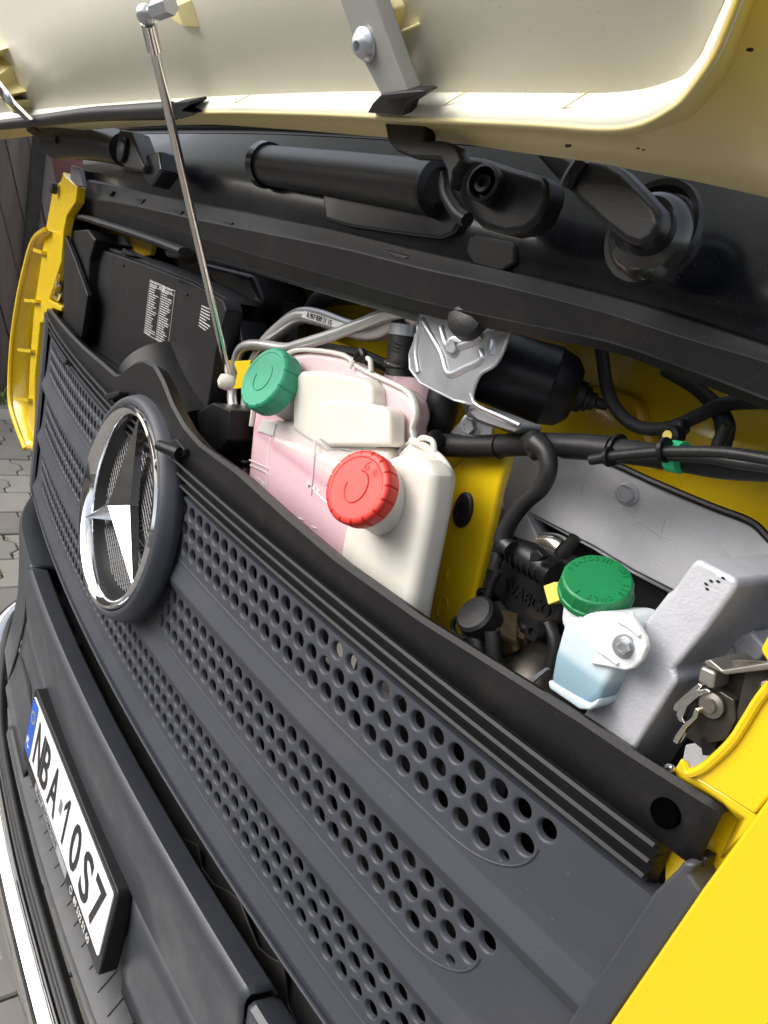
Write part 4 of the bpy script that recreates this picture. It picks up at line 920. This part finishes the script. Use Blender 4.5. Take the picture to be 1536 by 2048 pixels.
for pts, r_ in (([(1000, 1140), (985, 1165), (975, 1195), (960, 1215)], .004), ([(1125, 1110), (1140, 1090), (1150, 1075)], .006), ([(1035, 1095), (1000, 1120), (992, 1150)], .0035), ([(1095, 1245), (1110, 1290), (1100, 1350)], .007)):
    build('small_hose', tube(ats(pts, .19), r_, 10), RUBBER, vb)
for k in range(7):
    build('grip_rib', tube([p for p in ats([(1016 + k * 12, 1096 + k * 7), (1019 + k * 12, 1098 + k * 7)], .17)], .0142 if k > 1 else .0125, 16, 1), BLACK, vb)
# capped port, brass nut, filter bowl
cp = T('test_port', lathe(at(965, 1245, .175), (-.15, -.75, .6), [(.018, -.03), (.018, -.008), (.021, -.006), (.022, .004), (.021, .016), (.018, .019), (.001, .020)], 28), RUBBER, label='black rubber capped port with a retaining loop')
build('retaining_loop', tube(ats([(955, 1262), (935, 1275), (915, 1272), (905, 1255), (912, 1238), (935, 1230)], .165), .0028, 8), RUBBER, cp)
build('corrugated_hose', tube(ats([(948, 1260), (955, 1290), (960, 1320)], .165), .009, 12), RUBBER, cp)
build('corrugated_hose', tube(ats([(985, 1262), (988, 1300), (990, 1340)], .165), .008, 12), RUBBER, cp)
build('brass_nut', lathe(at(1008, 1272, .19), (.5, -.4, -.3), [(.017, -.02), (.017, .012), (.014, .014)], 6), BRASS, cp)
build('brass_nut', lathe(at(1018, 1285, .2), (.5, -.4, -.3), [(.019, -.01), (.021, 0), (.018, .004)], 24), BRASS, cp)
T('filter_bowl', lathe(at(1040, 1335, .20), (-.2, -.5, .6), [(.05, -.08), (.05, -.02), (.042, 0), (.03, .01), (.001, .014)], 40), DKSTEEL, label='dark metal filter bowl below the valve unit')
T('valve_bracket', ext(ats([(1035, 1275), (1100, 1290), (1110, 1330), (1075, 1345), (1040, 1310)], .23), (0, .01, 0)), BLACK, bevel=.001)
T('valve_bracket', ext(ats([(1058, 1358), (1090, 1336), (1094, 1340), (1062, 1368)], .16), (0, .004, 0)), ZINC)

# ---- latch --------------------------------------------------------------
la = T('flap_latch', ext(ats([(1408, 1335), (1428, 1322), (1480, 1318), (1536, 1322), (1600, 1330), (1540, 1420), (1480, 1480), (1430, 1512), (1405, 1500), (1380, 1480), (1362, 1470), (1395, 1420), (1400, 1380)], .125), (0, .004, 0)), DKSTEEL, bevel=.001, label='oily steel flap latch in the right corner of the bay')
build('top_plate', ext(ats([(1408, 1322), (1420, 1319), (1445, 1340), (1536, 1325), (1536, 1340), (1450, 1350), (1440, 1345), (1410, 1330)], .105), (0, .045, 0)), mat('worn_plate', (.30, .28, .25), .4, .8), la, bevel=.001)
build('block', ext(ats([(1402, 1332), (1430, 1345), (1426, 1380), (1394, 1364), (1398, 1340)], .103), (0, .02, 0)), mat('worn_block', (.42, .40, .36), .35, .8), la, bevel=.002)
for hk, y_ in (([(1396, 1366), (1405, 1372), (1376, 1400), (1354, 1425), (1345, 1420), (1348, 1408), (1370, 1388)], .108), ([(1412, 1377), (1422, 1384), (1396, 1393), (1374, 1413), (1364, 1436), (1370, 1447), (1358, 1444), (1351, 1430), (1361, 1402), (1388, 1382)], .104), ([(1391, 1415), (1398, 1421), (1393, 1437), (1373, 1456), (1353, 1489), (1344, 1483), (1350, 1470), (1366, 1448), (1383, 1434), (1387, 1420)], .100)):
    build('hook', ext(ats(hk, y_), (0, .006, 0)), STEEL, la, bevel=.0008)
build('rotor', ext(ats([(1395, 1385), (1440, 1382), (1468, 1400), (1472, 1440), (1452, 1480), (1418, 1488), (1395, 1460), (1385, 1430)], .11), (0, .008, 0)), DKSTEEL, la, bevel=.001)
build('pivot', lathe(at(1425, 1410, .108), FY, [(.0085, 0), (.0085, .002), (.005, .003), (.0045, .005), (.001, .005)], 24), mat('worn_steel', (.30, .28, .25), .35, .9), la)
build('side_plate', ext(ats([(1490, 1340), (1540, 1330), (1560, 1400), (1500, 1470), (1465, 1460)], .112), (0, .003, 0)), DKSTEEL, la, bevel=.001)
build('lower_tongue', ext(ats([(1400, 1478), (1440, 1470), (1425, 1512), (1405, 1510)], .115), (0, .006, 0)), BLACK, la)
build('spring', tube([at(1526 + 8 * math.sin(k * 1.6), 1378 + k * 1.4 - 15, .11 + .004 * math.cos(k * 1.6)) for k in range(22)], .0012, 6, 2), STEEL, la)
build('zinc_clip', tube(ats([(1330, 1542), (1335, 1534), (1345, 1536), (1340, 1550)], .1), .002, 8), STEEL, la)
T('bay_corner', ext(ats([(1300, 1380), (1360, 1350), (1560, 1300), (1560, 1480), (1440, 1560), (1300, 1560)], .2), (0, .05, 0)), VOID)
T('bay_corner', ext(ats([(1370, 1490), (1440, 1480), (1480, 1500), (1440, 1545), (1360, 1545)], .15), (0, .004, 0)), CAST, bevel=.001)

# cab body behind: sides, underside so that light does not leak in
T('cab_body', ext([Vector((-.93, .5, .15)), Vector((1.08, .5, .15)), Vector((1.08, .5, -1.0)), Vector((-.93, .5, -1.0))], (0, 1.2, 0)), YELLOW, bevel=.02, label='yellow cab body behind the bay')
T('bay_floor', ext([Vector((-.85, .12, -.98)), Vector((.95, .12, -.98)), Vector((.95, .5, -.98)), Vector((-.85, .5, -.98))], (0, 0, -.02)), VOID)
T('bay_side', ext([Vector((.97, .13, 0)), Vector((.97, .5, 0)), Vector((.97, .5, -1)), Vector((.97, .13, -1))], (.02, 0, 0)), VOID)
T('bay_side', ext([Vector((-.90, .13, 0)), Vector((-.90, .5, 0)), Vector((-.90, .5, -1)), Vector((-.90, .13, -1))], (-.02, 0, 0)), VOID)
T('bay_roof', ext([Vector((-.9, .25, -.01)), Vector((1.0, .25, -.01)), Vector((1.0, .5, -.01)), Vector((-.9, .5, -.01))], (0, 0, .02)), VOID)

# ================================================================= THE YARD
def stone(name, c, var_, rough=.85, bs=60):
    m = mat(name, c, rough, var=var_, vscale=7, bump=.6, bscale=bs, dust=.25, dustcol=tuple(k * .6 for k in c)); return m
gm = stone('joint_soil', (.055, .05, .038), .3)
ground = build('ground', M3().add([(-60, -60, GZ), (60, -60, GZ), (60, 60, GZ), (-60, 60, GZ)], [[0, 1, 2, 3]]), gm); ground['kind'] = 'structure'
pav = [stone('paver_grey', (.20, .19, .172), .12), stone('paver_grey_dark', (.165, .155, .14), .14), stone('paver_grey_light', (.235, .222, .2), .1)]
LX, WY = .235, .20
def paver_mesh(mt):
    g_ = .004; z = .012
    side = [(0, 0), (.22, 0), (.36, .035), (.64, .035), (.78, 0), (1, 0)]
    pts = [(g_ + (LX - 2 * g_) * t, g_ + o) for t, o in side] + [(g_ + (LX - 2 * g_) * t, WY - g_ + o) for t, o in reversed(side)]
    lo = [Vector((a_, b_, -.02)) for a_, b_ in pts]
    c = Vector((LX / 2, WY / 2 + .012, 0))
    hi = [Vector((a_, b_, z - .004)) for a_, b_ in pts]
    tp_ = [Vector((c.x + (a_ - c.x) * .965, c.y + (b_ - c.y) * .96, z)) for a_, b_ in pts]
    m = loft([lo, hi, tp_], True); n_ = len(pts); m.f.append([2 * n_ + i for i in range(n_)])
    me = bpy.data.meshes.new('paver'); me.from_pydata([tuple(p) for p in m.v], [], m.f); me.materials.append(mt)
    bm = bmesh.new(); bm.from_mesh(me); bmesh.ops.recalc_face_normals(bm, faces=bm.faces); bm.to_mesh(me); bm.free(); return me
pms = [paver_mesh(x) for x in pav]
def proj(P):
    c = ROT.transposed() @ (P - CAM)
    if c.z > -.05: return None
    return 768 + F * c.x / -c.z, 1024 - F * c.y / -c.z
cand = []; rest = []
for i in range(-34, 14):
    for j in range(-18, 19):
        x, y = i * LX - .05, j * WY + (WY / 2 if i % 2 else 0)
        p = proj(Vector((x + LX / 2, y + WY / 2, GZ)))
        vis = p and -90 < p[0] < 330 and 780 < p[1] < 2160
        (cand if vis else rest).append(((x, y), (Vector((x, y, GZ)) - CAM).length))
cand.sort(key=lambda t: t[1])
for (x, y), _ in cand[:290]:
    o = bpy.data.objects.new('paver', random.choice(pms)); sc.collection.objects.link(o)
    o.location = (x, y, GZ + random.uniform(-.002, .002)); o.rotation_euler = (random.gauss(0, .004), random.gauss(0, .004), 0)
    o.parent = ground
m = M3(); src = [Vector(v.co) for v in pms[0].vertices]; fs = [list(p.vertices) for p in pms[0].polygons]
for (x, y), _ in cand[290:] + rest:
    z = GZ + random.uniform(-.002, .002); m.add([v + Vector((x, y, z)) for v in src], fs)
build('paving', m, pav[0], ground, kind='stuff', smooth=False)
# moss in the joints
MOSS = mat('moss', (.09, .12, .025), .9, var=.4, vscale=50)
m = M3()
for (x, y), d_ in cand:
    p = proj(Vector((x, y, GZ)))
    for k in range(7 if random.random() < .55 else 1):
        t = random.random(); off = .035 if .36 < t < .64 else 0
        c = Vector((x + LX * t, y + off, GZ + .006)) + Vector((random.gauss(0, .003), random.gauss(0, .004), 0))
        for q_ in range(5):
            a_ = random.uniform(0, 6.28); l_ = random.uniform(.006, .014)
            v = Vector((math.cos(a_), math.sin(a_), .8)) * l_; s_ = Vector((-math.sin(a_), math.cos(a_), 0)) * .004
            m.add([c - s_, c + s_, c + v], [[0, 1, 2]])
mo_ = build('moss', m, MOSS, smooth=False); mo_['kind'] = 'stuff'; mo_['label'] = 'green moss growing in the paving joints'; mo_['category'] = 'moss'

# wooden fence at the far left
FX = -4.35
WOOD = [mat('weathered_board_%d' % k, c, .8, var=.25, vscale=3, bump=.6, bscale=40, dust=.2, dustcol=(.07, .06, .055)) for k, c in enumerate(((.155, .125, .115), (.19, .165, .155), (.12, .095, .085)))]
for mm in WOOD:
    N = mm.node_tree.nodes; L = mm.node_tree.links
    mp = N.new('ShaderNodeMapping'); mp.inputs['Scale'].default_value = (1, 6, .6); tc = [n_ for n_ in N if n_.type == 'TEX_COORD'][0]
    L.new(tc.outputs['Object'], mp.inputs[0])
    for n_ in N:
        if n_.type == 'TEX_NOISE': L.new(mp.outputs[0], n_.inputs['Vector'])
fence = thing('fence', 'weathered grey board fence left of the yellow corner panel', 'fence', (FX, .3, GZ))
lines = [(-190, -80, 260, 900), (-118, 40, 260, 900), (-58, 88, 260, 900), (-12, 118, 260, 900), (36, 150, 240, 900), (75, 190, 240, 900)]
for k in range(len(lines) - 1):
    a_, b_ = lines[k], lines[k + 1]
    q = [at(a_[0] + 2, 180, ('x', FX)), at(b_[0] - 1, 180, ('x', FX)), at(b_[1] - 1, 905, ('x', FX)), at(a_[1] + 2, 905, ('x', FX))]
    dx_ = Vector((random.uniform(-.01, .01), 0, 0)); q = [p + dx_ for p in q]
    for p in q: p.z = max(p.z, GZ + .02)
    build('board', ext(q, (-.03, 0, 0)), random.choice(WOOD), fence, smooth=False)
for k in range(14):
    y0 = at(-190, 500, ('x', FX)).y - .16 * (k + 1)
    build('board', ext([Vector((FX, y0, .35)), Vector((FX, y0 + .15, .35)), Vector((FX, y0 + .15, GZ + .02)), Vector((FX, y0, GZ + .02))], (-.03, 0, 0)), WOOD[k % 3], fence, smooth=False)
q = ats([(72, 230), (100, 230), (36, 905), (14, 905)], ('x', FX + .06)); 
for p in q: p.z = max(p.z, GZ)
build('post', ext(q, (-.06, 0, 0)), mat('black_post', (.02, .017, .015), .7, var=.5, vscale=12, dust=.4, dustcol=(.07, .05, .04)), fence, smooth=False)
wall = thing('wall', 'reddish brown plastered wall between fence post and truck', 'wall', (FX - .3, 1.5, GZ))
build('wall_face', ext([Vector((FX - .25, .2, 1.2)), Vector((FX - .25, 6, 1.2)), Vector((FX - .25, 6, GZ)), Vector((FX - .25, .2, GZ))], (-.1, 0, 0)), mat('red_brown_render', (.17, .075, .07), .85, var=.15, vscale=5, bump=.5, bscale=50, dust=.15), wall)
# unseen tan wall with windows, added as something for chrome and gloss to reflect
hw = thing('reflection_wall', 'unseen tan wall added behind the camera for chrome and gloss paint to reflect', 'reflection_wall', (2, -7, GZ))
build('wall', ext([Vector((-9, -7, 1.6)), Vector((14, -7, 1.6)), Vector((14, -7, GZ)), Vector((-9, -7, GZ))], (0, -.3, 0)), mat('tan_render', (.30, .24, .18), .85, var=.1, bump=.3, bscale=40), hw)
for x in (-6, -2.5, 1.5, 5, 9): build('added_window', ext([Vector((x, -6.97, 1.1)), Vector((x + 1.3, -6.97, 1.1)), Vector((x + 1.3, -6.97, -.2)), Vector((x, -6.97, -.2))], (0, -.02, 0)), mat('reflection_wall_glass', (.02, .022, .025), .1), hw)
# weeds at the foot of the fence
m = M3(); WEED = mat('weed', (.13, .19, .045), .8, var=.3, vscale=20)
for k in range(420):
    y = random.uniform(-.6, .7); c = Vector((FX + random.uniform(.02, .22), y, GZ)); h_ = random.uniform(.03, .13)
    a_ = random.uniform(0, 6.28); l_ = Vector((math.cos(a_) * .5, math.sin(a_) * .5, 1)) * h_; s_ = Vector((-math.sin(a_), math.cos(a_), 0)) * random.uniform(.006, .014)
    m.add([c, c + l_ * .6 + s_, c + l_, c + l_ * .6 - s_], [[0, 1, 2, 3]])
wd = build('weeds', m, WEED, smooth=False); wd['kind'] = 'stuff'; wd['label'] = 'low green weeds along the foot of the fence'; wd['category'] = 'weeds'
